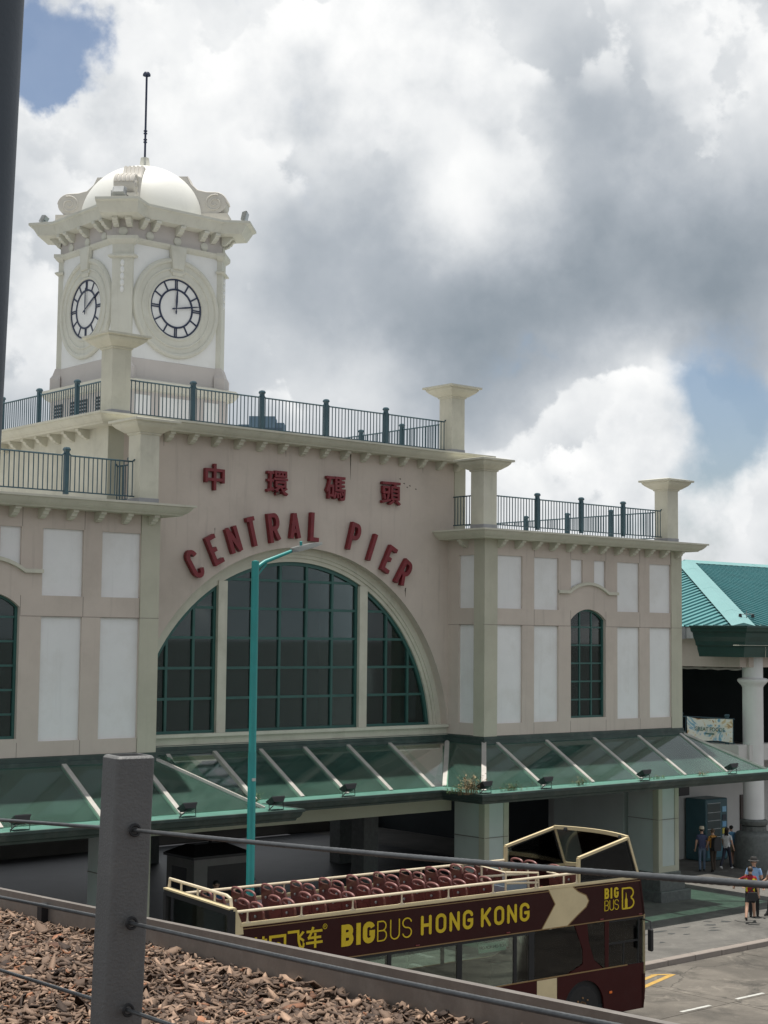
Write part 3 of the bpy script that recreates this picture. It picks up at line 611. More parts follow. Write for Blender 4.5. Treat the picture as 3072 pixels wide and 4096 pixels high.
# ------------------------------------------------------------------ sign lettering
sign = thing('chinese_sign', 'four dark red raised Chinese characters on the pink wall', 'sign', (AX, YM, 12.22))
for ch, x in zip('中環碼頭', (22.95, 24.96, 26.96, 28.955)):
    me = text_mesh(ch, .72, .05, .006, .006); me.materials.clear(); me.materials.append(SIGNR)
    put('character', me, sign, (x-AX, -.075, 0), (R(90), 0, 0))
sign2 = thing('english_sign', 'dark red raised letters CENTRAL PIER curved over the great arch', 'sign', (AX, YM, 11.1))
for ch, x, z in zip('CENTRALPIER', (22.377, 22.97, 23.57, 24.16, 24.86, 25.55, 26.22, 27.62, 28.27, 28.89, 29.46), (10.02, 10.40, 10.69, 10.93, 11.07, 11.16, 11.16, 10.96, 10.71, 10.40, 10.03)):
    mb = MB(); glyph(mb, ch, {'I': .13, 'L': .30, 'E': .31, 'T': .36, 'C': .34}.get(ch, .365), .78, .112, lambda p, t: (p[0], -t, p[1]), .13)
    put('letter', mb.mesh('letter', SIGNR), sign2, (x-AX, -.02, z-11.1), (0, math.atan2(x-25.92, z-5.15)*.92, 0))
# ------------------------------------------------------------------ roof railings
bar_me = MB().box(-.0095, .0095, -.0095, .0095, 0, .86).mesh('bar', RAILM)
pm = MB(); pm.box(-.05, .05, -.05, .05, 0, 1.02); pm.loft([[(-h, -h, z), (h, -h, z), (h, h, z), (-h, h, z)] for h, z in ((.05, 1.0), (.068, 1.02), (.068, 1.05), (.05, 1.085), (.03, 1.095))]); post_me = pm.mesh('post', RAILM)
def railing(label, a, b, posts, z, step=.118, group='green roof railings'):
    """straight balustrade from a to b (x,y) with posts at given distances"""
    a, b = Vector(a), Vector(b); L_ = (b-a).length; rz = math.atan2(b.y-a.y, b.x-a.x)
    t = thing('roof_railing', label, 'railing', (a.x, a.y, z), rz)
    for p in posts: put('post', post_me, t, (p, 0, 0))
    cuts = sorted(set([0]+[p for p in posts if .1 < p < L_-.1]+[L_])); i = 0
    for p, q in zip(cuts, cuts[1:]):
        p0 = p+(.05 if p in posts else 0); q0 = q-(.05 if q in posts else 0); r = MB()
        z0 = .90; e0 = .05 if p in posts else 0; e1 = .05 if q in posts else 0
        r.tube([(p0, 0, z0+.055 if p in posts else z0), (p0+.07, 0, z0), (q0-.07, 0, z0), (q0, 0, z0+.055)], .021, 6); r.box(p0, q0, -.012, .012, .055, .085); r.build('rail', RAILM, t)
        n = max(1, round((q0-p0)/step))
        for k in range(n): x = p0+(k+.5)*(q0-p0)/n; put('bar', bar_me, t, (x, 0, .06))
    return t
ZR1, ZR2 = 11.42, 13.66
railing('dark teal railing along the front of the wing roof beside the turquoise-roofed hall', (31.72, 32.1), (39.35, 32.1), [1.92, 3.84, 5.77], ZR1)
railing('dark teal railing running back along the far side of the wing roof beside the hall', (39.62, 32.4), (39.62, 42), [2.05, 4.0, 5.95, 7.9], ZR1)
railing('short dark teal railing joining the corner pillar of the hall-side wing to the pink wall', (31.45, 33.38), (31.45, 32.4), [], ZR1)
railing('dark teal railing along the front of the wing roof farther from the hall', (12.3, 32.1), (19.81, 32.1), [1.86, 3.76, 5.68], ZR1)
railing('short dark teal railing by the pillar of the wing farther from the hall', (20.07, 32.4), (20.07, 33.38), [.3], ZR1)
railing('long dark teal railing along the roof edge above the Chinese sign', (20.45, 33.66), (31.37, 33.66), [2.02, 4.22, 6.41, 8.59], ZR2)
railing('dark teal railing running back from the pillar in front of the clock tower', (20.17, 33.95), (20.17, 46), [1.6, 3.6, 5.7, 7.8, 9.9], ZR2)
railing('dark teal railing running back along the far side of the upper roof', (31.63, 33.95), (31.63, 46), [1.95, 3.9, 5.85, 7.8, 9.75], ZR2)
# ------------------------------------------------------------------ clock tower
TX, TY = 25.85, 41.7
tower = thing('clock_tower', 'white and cream domed clock tower with corner scrolls on the pier roof', 'tower', (TX, TY, 13.58))
TZ = 13.58
def tb(mb, name, m, smooth=False, parent=None):
    mb.v = [(x, y, z-TZ) for x, y, z in mb.v]; return mb.build(name, m, parent or tower, smooth)
def octo(w, a, z): return [(a, -w, z), (w, -a, z), (w, a, z), (a, w, z), (-a, w, z), (-w, a, z), (-w, -a, z), (-a, -w, z)]
TW, TA = 1.93, 1.62
b = MB(); b.loft([octo(2.12, 1.75, 13.6), octo(2.12, 1.75, 15.45)]); tb(b, 'base', TOWERP)
for x0, x1 in ((-1.5, -.95), (-.6, .6), (.95, 1.5)): b = MB(); b.box(x0, x1, -2.135, -2.1, 13.75, 15.3); tb(b, 'base_panel', TOWERW)
for y0, y1 in ((-1.5, -1.0), (-.5, .5), (1.0, 1.5)):
    b = MB(); b.box(-2.14, -2.1, y0, y1, 13.75, 15.25); g = tb(b, 'vent_grille', BLACK)
    for k in range(14): b = MB(); b.box(-2.17, -2.135, y0, y1, 13.78+k*.104, 13.815+k*.104); tb(b, 'louvre', FLASH, parent=g)
b = MB(); b.loft([octo(2.1, 1.75, 15.40), octo(2.25, 1.85, 15.45), octo(2.38, 1.95, 15.62), octo(2.40, 1.96, 15.70), octo(2.2, 1.8, 15.74), octo(2.02, 1.7, 15.80)]); tb(b, 'base_moulding', TOWERC)
b = MB(); b.loft([octo(TW+.03, TA+.02, 15.78), octo(TW+.03, TA+.02, 16.40), octo(TW, TA, 16.42)]); tb(b, 'base_band', TOWERP)
b = MB(); b.loft([octo(TW, TA, 16.40), octo(TW, TA, 19.95)]); shaft = tb(b, 'shaft', TOWERW)
b = MB(); b.loft([octo(TW+.02, TA+.02, 19.98), octo(TW+.02, TA+.02, 20.70)]); tb(b, 'frieze', TOWERP)
b = MB(); b.loft([octo(TW, TA, 19.84), octo(TW+.05, TA+.03, 19.86), octo(TW+.11, TA+.06, 19.93), octo(TW+.13, TA+.07, 19.99), octo(TW+.02, TA+.02, 20.02)]); tb(b, 'string_course', TOWERC)
def corner_plan(o, z, dd, hw, bb=1.35):
    q = TW+o; s = 2**-.5; P = []
    for k in range(4):
        a = math.pi/2*k; c, n = math.cos(a), math.sin(a)
        for x, y in ((-bb, -q), (bb, -q), (s*(dd-hw), -s*(dd+hw)), (s*(dd+hw), -s*(dd-hw))): P.append((x*c-y*n, x*n+y*c, z))
    return P
b = MB(); b.loft([corner_plan(.02, 20.55, 2.62, .46), corner_plan(.34, 20.58, 3.20, .56), corner_plan(.36, 20.64, 3.24, .58), corner_plan(.46, 20.86, 3.38, .62), corner_plan(.52, 20.90, 3.48, .64), corner_plan(.52, 20.97, 3.48, .64), corner_plan(.1, 21.02, 2.7, .5)]); tb(b, 'cornice', TOWERC)
# clock faces, pilasters and brackets on the four sides
tbr = MB().prism([(p[0]*.95, p[1]*1.0) for p in BRK], -.085, .085, lambda p, t: (t, -p[0], p[1])).mesh('bracket', TOWERC)
disc = MB(); disc.lathe([(.0, 0), (.135, 0), (.135, .03), (.11, .05), (.0, .055)], n=20); disc_me = disc.mesh('roundel', TOWERC, smooth=True)
def ring(mb, r0, r1, d0, d1, n=56):
    R4 = []
    for i in range(n):
        a = 2*math.pi*i/n; R4.append([(r*math.cos(a), -d, r*math.sin(a)) for r, d in ((r0, d0), (r0, d1), (r1, d1), (r1, d0))])
    R4.append(R4[0]); mb.loft(R4, caps=False); return mb
def torus(mb, r, t, d, n=56, m=8):
    R4 = []
    for i in range(n+1):
        a = 2*math.pi*i/n; R4.append([((r+t*math.cos(2*math.pi*j/m))*math.cos(a), -d-t*math.sin(2*math.pi*j/m), (r+t*math.cos(2*math.pi*j/m))*math.sin(a)) for j in range(m)])
    return mb.loft(R4, caps=False)
CZ = 18.08-TZ
side = {}
mb = MB(); ring(mb, .93, 1.42, 0, .05); side['dial_surround'] = (mb.mesh('dial_surround', TOWERC, smooth=True))
mb = MB(); torus(mb, 1.46, .085, .03); torus(mb, 1.20, .035, .05); torus(mb, .955, .05, .03); side['dial_moulding'] = mb.mesh('dial_moulding', TOWERC, smooth=True)
mb = MB(); mb.loft([[(.93*math.cos(2*math.pi*i/48), -d, .93*math.sin(2*math.pi*i/48)) for i in range(48)] for d in (-.02, .012)]); side['dial'] = mb.mesh('dial', TOWERW)
mb = MB(); ring(mb, .862, .922, .01, .035); ring(mb, .557, .610, .01, .035)
for h in range(12):
    a = math.pi/6*h
    for off in ((-.03, .03) if h % 3 == 0 else (0,)):
        wv = .017 if h % 3 == 0 else .022; sx, sz = math.sin(a), math.cos(a); V = []
        for d in (.01, .033):
            for rr, ww in ((.585, -wv), (.585, wv), (.89, wv), (.89, -wv)): V.append((sx*rr+sz*(off+ww), -d, sz*rr-sx*(off+ww)))
        mb.add(V, [(0,1,2,3), (4,5,6,7), (0,1,5,4), (1,2,6,5), (2,3,7,6), (3,0,4,7)])
side['numeral_ring'] = mb.mesh('numeral_ring', CLOCKB)
def hand(ang, L_, w, d):
    mb = MB(); a = R(ang); s, c = math.sin(a), math.cos(a); out = [(-.17, -.012), (-.17, .012), (-.10, .026), (-.03, .012), (L_*.35, w), (L_*.8, w*.62), (L_, .006), (L_, -.006), (L_*.8, -w*.62), (L_*.35, -w), (-.03, -.012), (-.10, -.026)]
    mb.prism(out, d, d+.012, lambda p, t: (s*p[0]+c*p[1], -t, c*p[0]-s*p[1])); return mb.mesh('clock_hand', CLOCKB)
hh_, mh = hand(2.5, .62, .034, .05), hand(79, .90, .028, .066)
hh2, mh2 = hand(0, .66, .030, .066), hand(60, .84, .034, .05)
ks = MB(); KP = [(-.20, -.02), (.20, -.02), (.31, .72), (-.31, .72)]
ks.loft([[(x*1.0, -.02, z) for x, z in KP], [(x*.96, -.14, z*.97+.01) for x, z in KP], [(x*.8, -.16, z*.9+.03) for x, z in KP]]); ks.box(-.26, .26, -.10, 0, -.10, -.015); ks.loft([[(-.2, -.02, -.1), (.2, -.02, -.1), (.2, -.12, -.1), (-.2, -.12, -.1)], [(-.16, -.02, -.2), (.16, -.02, -.2), (.16, -.08, -.2), (-.16, -.08, -.2)]]); ks_me = ks.mesh('keystone', TOWERC)
for k in range(4):
    a = math.pi/2*k; rot = (0, 0, a); P3 = lambda x, y, z: (x*math.cos(a)-y*math.sin(a), x*math.sin(a)+y*math.cos(a), z)
    dl = put('clock_face', side['dial'], tower, P3(0, -TW-.004, CZ), rot)
    for nm in ('dial_surround', 'dial_moulding', 'numeral_ring'): put(nm, side[nm], dl)
    for me in ((hh2, mh2) if k == 3 else (hh_, mh)): put('clock_hand', me, dl)
    put('keystone', ks_me, tower, P3(0, -TW, 19.27-TZ), rot)
    for x in (-1.28, -.86, 0, .86, 1.28): put('bracket', tbr, tower, P3(x, -TW-.02, 20.565-TZ), rot)
    for x in (-.98, 0, .98): put('roundel', disc_me, tower, P3(x, -TW-.02, 20.14-TZ), (R(90), 0, a))
    # chamfered corner: cream pilaster, capital, bead chain, two brackets, scroll on the dome
    a2 = a+math.pi/4; dd = (TW+TA)*2**-.5; rot2 = (0, 0, a2); Q = lambda x, y, z: (x*math.cos(a2)-y*math.sin(a2), x*math.sin(a2)+y*math.cos(a2), z)
    b = MB(); hw = .31
    b.box(-hw, hw, -.07, .12, 16.42-TZ, 19.84-TZ); b.loft([[(-x, -y, z-TZ), (x, -y, z-TZ), (x, .1, z-TZ), (-x, .1, z-TZ)] for x, y, z in ((.31, .07, 19.38), (.42, .15, 19.40), (.44, .16, 19.44), (.31, .08, 19.50))])
    b.loft([[(-x, -y, z-TZ), (x, -y, z-TZ), (x, .1, z-TZ), (-x, .1, z-TZ)] for x, y, z in ((.31, .07, 19.78), (.40, .13, 19.84), (.46, .19, 19.92), (.46, .19, 20.02), (.3, .05, 20.06))])
    pl = put('corner_pilaster', b.mesh('corner_pilaster', TOWERC), tower, Q(0, -dd, 0), rot2)
    b = MB(); b.loft([[(-x, -y, z-TZ), (x, -y, z-TZ), (x, .1, z-TZ), (-x, .1, z-TZ)] for x, y, z in ((.44, .22, 15.74), (.44, .22, 16.10), (.36, .16, 16.22), (.33, .09, 16.43))]); put('pilaster_foot', b.mesh('pilaster_foot', TOWERP), pl)
    b = MB()
    for i in range(5):
        zc = 19.22-.2*i; b.loft([[(.062*math.sqrt(max(0, 1-t*t))*math.cos(q)*1.0, -.07-.05*math.sqrt(max(0, 1-t*t))*max(0, math.sin(q)), zc+.1*t-TZ) for q in [j*math.pi/4 for j in range(8)]] for t in (-.98, -.7, -.35, 0, .35, .7, .98)])
    put('bead_chain', b.mesh('bead_chain', TOWERW, smooth=True), pl)
    for x in (-.2, .2): put('bracket', tbr, tower, Q(x, -dd-.03, 20.565-TZ), rot2)
    put('roundel', disc_me, tower, Q(0, -dd-.03, 20.18-TZ), (R(90), 0, a2))
    # scroll console: side profile in (r,z), extruded
    prof = [(1.10, 1.50), (1.40, 1.50), (1.52, 1.25), (1.74, 1.05), (2.02, .98), (2.27, .97)]+arc(2.30, .64, .36, .33, 90, -80, 10)+[(2.3, .30), (1.45, .30), (1.3, .6)]
    b = MB(); b.prism([(p[0], p[1]) for p in prof], -.31, .31, lambda p, t: (t, -p[0], p[1]))
    for i in range(5): x = -.25+.125*i; b.tube([(x, -p[0]*1.0-.0, p[1]+.0) for p in prof[1:12]], .045, 6)
    for sx in (-.31, .31):
        sp = [(sx, -(2.30+(.31-.27*t)*math.cos(t*11+1.2)), .64+(.28-.24*t)*math.sin(t*11+1.2)) for t in [i/40 for i in range(41)]]; b.tube(sp, .028, 6)
    b.box(-.36, .36, -2.72, -1.5, 0, .31)
    put('scroll_console', b.mesh('scroll_console', mat('scroll_stone', (.58, .555, .51), .75, .05, 1.2, .1, 40, streak=.2), smooth=35), tower, (0, 0, 20.97-TZ+.02), rot2)
b = MB(); b.lathe([(2.0, 20.98), (2.0, 21.08)]+[(1.95*math.cos(R(t)), 21.06+1.80*math.sin(R(t))) for t in range(0, 91, 5)][:-1]+[(.05, 22.86)], n=64); tb(b, 'dome', DOME, smooth=50)
b = MB(); b.lathe([(.20, 22.80), (.20, 22.86), (.17, 22.9), (.13, 23.18), (.0, 23.2)], n=20); fin = tb(b, 'finial_cone', TOWERC, smooth=40)
b = MB(); b.tube([(0, 0, 23.15-TZ), (0, 0, 25.9-TZ)], .034, 8)
for z in (23.70, 23.78, 23.98, 24.06): b.lathe([(.03, z-.02-TZ), (.06, z-.015-TZ), (.06, z+.015-TZ), (.03, z+.02-TZ)], n=10)
b.lathe([(.03, 25.82-TZ), (.125, 25.85-TZ), (.12, 25.9-TZ), (.08, 25.96-TZ), (.0, 25.98-TZ)], n=16); put('lightning_rod', b.mesh('lightning_rod', CLOCKB, smooth=40), tower)
# floodlights on the tower's cornice corners
def floodlight_mesh(s):
    h = MB(); h.loft([[(-x*s, y*s, -z*s), (x*s, y*s, -z*s), (x*s, y*s, z*s), (-x*s, y*s, z*s)] for x, y, z in ((.5, -.16, .36), (.5, -.10, .36), (.36, .16, .26))])
    g = MB(); g.box(-.45*s, .45*s, -.175*s, -.162*s, -.31*s, .31*s)
    y = MB(); y.tube([(-.54*s, 0, 0), (-.54*s, .04*s, -.52*s), (.54*s, .04*s, -.52*s), (.54*s, 0, 0)], .03*s, 6); y.box(-.2*s, .2*s, -.1*s, .18*s, -.58*s, -.5*s)
    c = MB(); c.tube([(.2*s, .16*s, -.1*s), (.5*s, .35*s, -.25*s), (.75*s, .3*s, -.45*s), (.62*s, .1*s, -.56*s)], .035*s, 6)
    return h, g, y, c
def floodlight(label, group, loc, rz, s, m, tilt):
    t = thing('floodlight', label, 'floodlight', loc, rz, group); h, g, y, c = floodlight_mesh(s)
    hd = put('lamp_head', h.mesh('lamp_head', m), t, (0, 0, .58*s), (tilt, 0, 0)); put('lens', g.mesh('lens', mat('lens_glass', (.25, .29, .31), .15)), hd)
    put('yoke', y.mesh('yoke', m), t, (0, 0, .58*s)); put('cable', c.mesh('cable', BLACK), t, (0, 0, .58*s))
    return t
s = 2**-.5
for k, lb in enumerate(('grey floodlight facing out on the tower cornice corner above the bead chain', 'grey floodlight on the tower cornice corner beside the free-standing sky side', 'grey floodlight on the hidden rear corner of the tower cornice', 'grey floodlight on the tower cornice corner beside the steep clock face')):
    a2 = math.pi/2*k+math.pi/4-math.pi/2; dx, dy = s*3.02, -s*3.02
    ang = math.pi/2*(k-1)+math.pi/4
    x, y = 3.2*math.sin(ang), -3.2*math.cos(ang); 
    if k == 2: continue
    floodlight({0: 'tilted grey floodlight on the tower cornice corner past the steep clock face', 1: 'grey floodlight standing on the tower cornice above the chain of white beads', 3: ''}.get(k) or 'grey floodlight on the tower cornice corner past the wide clock face', 'tower floodlights', (TX+x, TY+y, 20.985), ang, .46 if k == 1 else .42, GREYF, R(180-28 if k != 1 else 12))
# ------------------------------------------------------------------ glass canopy round the pier front
can = thing('glass_canopy', 'green glass canopy with sloping metal rafters and dark green gutter round the pier', 'canopy', (25.9, YW, 4.1))
CO = Vector(can.location)
def cb(mb, name, m, smooth=False, parent=None):
    mb.v = [(x-CO.x, y-CO.y, z-CO.z) for x, y, z in mb.v]; return mb.build(name, m, parent or can, smooth)
CP = [(XL0-2, YW), (XL1, YW), (XL1, YM), (XR0, YM), (XR0, YW), (XR1, YW), (XR1, YW+6)]
ZC1, ZC0, EG, EL = 5.30, 4.20, 1.86, 2.50
top = [Vector(p) for p in CP]; bot = offset_path(CP, EG)
# flashing, ledge and gutter
b = MB(); sweep(b, CP, [(0, 5.27), (.10, 5.25), (.10, 5.34), (.06, 5.36), (.06, 5.44), (0, 5.47)]); cb(b, 'flashing', DARKG)
b = MB(); sweep(b, CP, [(EG-.06, ZC0-.06), (EL-.02, ZC0-.06), (EL-.02, ZC0-.02), (EG-.06, ZC0+.0)]); cb(b, 'ledge', LEDGE)
b = MB(); sweep(b, CP, [(EL-.40, 3.92), (EL-.10, 3.92), (EL-.08, 3.97), (EL-.03, 4.0), (EL, 4.05), (EL+.02, 4.12), (EL+.06, 4.13), (EL+.06, 4.19), (EL-.03, 4.19), (EL-.05, 4.13), (EL-.40, 4.12)]); cb(b, 'gutter', DARKG, smooth=25)
def lerp(a, c, t): return a+(c-a)*t
def P3(p, z): return (p[0], p[1], z)
segs = []
for i in range(len(CP)-1): segs.append((top[i], top[i+1], bot[i], bot[i+1]))
# rafters per straight run (distance from run start along the wall)
RX = {0: [15.5-.0, 17.95, 19.95], 2: [21.7, 23.1, 24.55, 26.0, 27.5, 29.0], 4: [31.72, 33.73, 35.79, 37.84, 39.88]}
def rafter(p, q, w=.12):
    b = MB(); b.bar((p[0], p[1], ZC1+.02), (q[0], q[1]-.04, ZC0+.0), w, .06); cb(b, 'rafter', STEEL)
for i in range(1, len(CP)-1): rafter(top[i], bot[i], .13)
def pane(poly, k=[0]):
    nrm = (Vector(poly[1])-Vector(poly[0])).cross(Vector(poly[2])-Vector(poly[0])).normalized()
    if nrm.z < 0: nrm = -nrm
    h = nrm*.012; n = len(poly); b = MB()
    b.add([Vector(p) for p in poly]+[Vector(p)+h for p in poly], [tuple(range(n)), tuple(range(2*n-1, n-1, -1))]+[(i, (i+1) % n, n+(i+1) % n, n+i) for i in range(n)]); cb(b, 'pane', CANG)
for si, (a, b_, c, d) in enumerate(segs):
    if si in RX:
        xs = RX[si]; ta, tb_, ca, da = a.x, b_.x, c.x, d.x
        for x in xs:
            yb = c.y
            # a rafter that starts beside a hip or valley still meets the eave inside the run
            if min(ca, da) < x < max(ca, da): rafter((x, a.y), (x, yb))
            elif x > da: t = (b_.x-x)/(b_.x-da) if b_.x != da else 1; rafter((x, a.y), (x, lerp(a.y, yb, max(.05, t))))
            elif x < ca: t = (x-a.x)/(ca-a.x); rafter((x, a.y), (x, lerp(a.y, yb, max(.05, min(1, t)))))
        cuts = sorted([min(ta, ca)-0]+xs+[max(tb_, da)])
        for x0, x1 in zip(cuts, cuts[1:]):
            # cell between two rafters clipped to the trapezium a-b_-d-c
            def yrange(x):
                lo = a.y; hi = c.y
                if x < max(ta, ca): 
                    if ta > ca: t = (x-ca)/(ta-ca); lo = lerp(c.y, a.y, t)      # hip: glass begins part way down
                    else: t = (x-ta)/(ca-ta); hi = lerp(a.y, c.y, t)            # valley
                if x > min(tb_, da):
                    if da > tb_: t = (da-x)/(da-tb_); lo = lerp(c.y, a.y, t)
                    else: t = (tb_-x)/(tb_-da); hi = lerp(a.y, c.y, t)
                return lo, hi
            ks = sorted(set([x0, x1]+[v for v in (ta, tb_, ca, da) if x0 < v < x1])); up = []; dn = []
            for x in ks:
                lo, hi = yrange(x); zf = lambda y: lerp(ZC1, ZC0, (a.y-y)/EG); up.append((x, lo, zf(lo))); dn.append((x, hi, zf(hi)))
            poly = up+dn[::-1]; pp = []
            for p in poly:
                if not pp or (Vector(p)-Vector(pp[-1])).length > 1e-3: pp.append(p)
            if (Vector(pp[0])-Vector(pp[-1])).length < 1e-3: pp.pop()
            if len(pp) > 2: pane(pp)
    else: pane([P3(a, ZC1), P3(b_, ZC1), P3(d, ZC0), P3(c, ZC0)])
# black floodlights on the gutter
FG = 'black floodlights along the canopy gutter'
for lb, x, y in (('black gutter floodlight at the foot of the rafter left of the grey railing post', 15.75, 29.62), ('black gutter floodlight between the grey post and the turquoise lamp post', 19.85, 29.62), ('black gutter floodlight at the canopy corner beside the turquoise lamp post', 22.3, 29.62),
                 ('black gutter floodlight on the recessed canopy below the great arch', 25.7, 31.1), ('black gutter floodlight beside the dry weed tuft on the canopy corner', 29.1, 29.62), ('black gutter floodlight at the foot of a rafter nearest the weedy corner', 31.4, 29.62),
                 ('black gutter floodlight midway along the wing canopy', 35.5, 29.62), ('black gutter floodlight at the hall end of the canopy', 39.6, 29.62)):
    floodlight(lb, FG, (x, y, 4.17), R(180), .38, BLACK, R(-60))
# weeds growing in the gutter
WEEDB = mat('dry_weed', (.24, .17, .09), .8, .25, 9); WEEDG = mat('green_weed', (.06, .11, .03), .7, .3, 9)
def weed(label, loc, n, h, sp, dry, seed, name='gutter_weed'):
    r = random.Random(seed); t = thing(name, label, 'weed', loc, group='weeds on the canopy gutter'); b = MB(); g = MB()
    for i in range(n):
        x, y = r.gauss(0, sp), r.gauss(0, .05); hh = h*r.uniform(.35, 1); lx, ly = r.gauss(0, .16)*hh*2, r.gauss(0, .12)*hh*2
        m = b if r.random() < dry else g
        pts = [(x, y, 0), (x+lx*.25, y+ly*.25, hh*.5), (x+lx*.7, y+ly*.7, hh*.85), (x+lx*1.2, y+ly*1.2, hh)]; w = r.uniform(.004, .008)
        m.add([(p[0]-w*(1-k/4), p[1], p[2]) for k, p in enumerate(pts)]+[(p[0]+w*(1-k/4), p[1]+.003, p[2]) for k, p in enumerate(pts)], [(k, k+1, 5+k, 4+k) for k in range(3)])
        for q in range(5):
            a = r.uniform(0, 6.28); k = r.uniform(.2, .95); c = Vector((x+lx*k*1.1, y+ly*k*1.1, hh*k)); l = r.uniform(.03, .08)*(.6+h); dv = Vector((math.cos(a), math.sin(a), r.uniform(-.2, .9))).normalized()*l; sd = dv.cross(Vector((0, 0, 1))).normalized()*l*.22
            m.add([c, c+dv*.5+sd, c+dv, c+dv*.5-sd], [(0, 1, 2, 3)])
    if b.f: b.build('dry_stems', WEEDB, t, fix=False)
    if g.f: g.build('green_stems', WEEDG, t, fix=False)
weed('large dry brown weed tuft on the canopy corner', (28.75, 29.75, 4.17), 90, .62, .16, .85, 1); weed('low green weed beside the dry tuft on the canopy corner', (28.55, 30.1, 4.17), 60, .26, .2, .15, 2)
weed('thin green weed by the first rafter of the wing canopy', (30.2, 29.75, 4.17), 60, .26, .25, .3, 3); weed('sparse green weed at the second rafter of the wing canopy', (32.9, 29.75, 4.17), 40, .26, .14, .35, 4)
weed('small brown-green weed on the hall end of the gutter', (38.3, 29.75, 4.17), 30, .18, .12, .5, 5); weed('green sprig on the canopy ledge behind the turquoise lamp post', (22.6, 30.9, 4.17), 30, .42, .07, .1, 6); weed('low green weed midway along the wing canopy gutter', (36.3, 29.75, 4.17), 30, .16, .18, .1, 8)
# ------------------------------------------------------------------ street lamp
lamp = thing('street_lamp', 'slim turquoise street lamp post with one angled arm in front of the arch', 'street lamp', (19.83, 27.2, .14))
b = MB(); b.lathe([(.16, 0), (.16, .03), (.12, .05), (.12, 1.2), (.088, 1.3), (.088, 5.6), (.082, 5.62), (.082, 9.62), (.08, 9.66), (.0, 9.68)], n=16); b.build('pole', TURQ, lamp, smooth=40)
b = MB(); b.tube([(0, 0, 9.50), (.25, 0, 9.66), (1.05, .0, 9.95)], [.05, .045, .035], 10); b.tube([(0, 0, 9.3), (.3, 0, 9.62)], .022, 6); b.build('arm', TURQ, lamp, smooth=40)
b = MB(); b.loft([[(x-.0, -w, z-.01), (x, w, z-.01), (x, w*.7, z+h), (x, -w*.7, z+h)] for x, w, z, h in ((.95, .06, 9.90, .08), (1.08, .13, 9.92, .10), (1.5, .15, 10.03, .09), (1.75, .10, 10.11, .04), (1.78, .05, 10.12, .02))]); b.build('lamp_head', mat('lamp_head_grey', (.13, .14, .135), .5), lamp)
b = MB(); b.lathe([(.03, 10.03), (.03, 10.12), (.04, 10.13), (.0, 10.15)], 1.22, 0, 8); b.build('photocell', TURQ, lamp)
b = MB(); b.box(-.05, .03, -.096, -.05, 5.02, 5.08); b.build('label_plate', mat('tag_plate', (.5, .5, .48), .5), lamp)
# ------------------------------------------------------------------ open-top bus
def paint(name, col, rough=.42):
    return mat(name, col, rough, .10, 2.5, .0, spec=.15, dirt=tuple(c*.6+.012 for c in col), dirt_amt=.35, dirt_scale=5)
MAROON = paint('bus_maroon', (.034, .0085, .008)); BRED = paint('bus_red', (.042, .007, .007)); BCREAM = paint('bus_cream', (.60, .50, .31), .45); BYEL = paint('bus_yellow', (.60, .44, .03), .45); BGOLD = paint('bus_gold', (.26, .17, .08), .4)
RUBBER = mat('black_rubber', (.012, .012, .013), .75, .2, 8); RAILC = paint('bus_rail_cream', (.66, .57, .42), .4); BGREY = mat('bus_lining_grey', (.55, .54, .55), .6, .08, 3); SEATM = mat('seat_maroon', (.135, .045, .038), .28, .22, 7); SEATH = mat('seat_handle', (.27, .12, .11), .4, .15, 7)
bus = thing('tour_bus', 'maroon and cream open-top double-decker tour bus with yellow lettering', 'bus', (27.057, 22.62, 0), R(-3.3))
BL, BW = 10.5, 2.35
def bb(mb, name, m, parent=None, smooth=False, loc=(0, 0, 0)): return mb.build(name, m, parent or bus, smooth, loc)
XZ = lambda p, t: (p[0], t, p[1])
# lower side skirts with wheel arches
def skirt():
    P = [(-BL, .32), (-BL, 1.235), (-.02, 1.235), (.035, 1.0), (.0, .27)]
    bottom = [(.0, .27)]
    for cx in (-1.80, -7.55): bottom += [(cx+.58, .27)]+arc(cx, .50, .58, .56, 0, 180, 14)+[(cx-.58, .27)]
    return P[:3]+[(.035, 1.0)]+bottom+[(-BL, .3)]
for y in (0, BW-.04):
    sk = skirt(); b = MB(); n = len(sk)
    # triangulate as strips above the arches: vertical slices
    xs = sorted(set([round(p[0], 4) for p in sk]+[-BL+i*.25 for i in range(43)])); xs = [x for x in xs if x <= 0]
    def low(x):
        for cx in (-1.80, -7.55):
            if abs(x-cx) < .58: return .50+.56*math.sqrt(max(0, 1-((x-cx)/.58)**2))
        return .27
    for p, q in zip(xs, xs[1:]):
        if q-p < 1e-4: continue
        b.add([(p, y, low(p+1e-4)), (q, y, low(q-1e-4)), (q, y, 1.235), (p, y, 1.235), (p, y+.04, low(p+1e-4)), (q, y+.04, low(q-1e-4)), (q, y+.04, 1.235), (p, y+.04, 1.235)], [(0,1,2,3), (4,5,6,7), (0,1,5,4), (2,3,7,6)])
    bb(b, 'side_skirt', BRED)
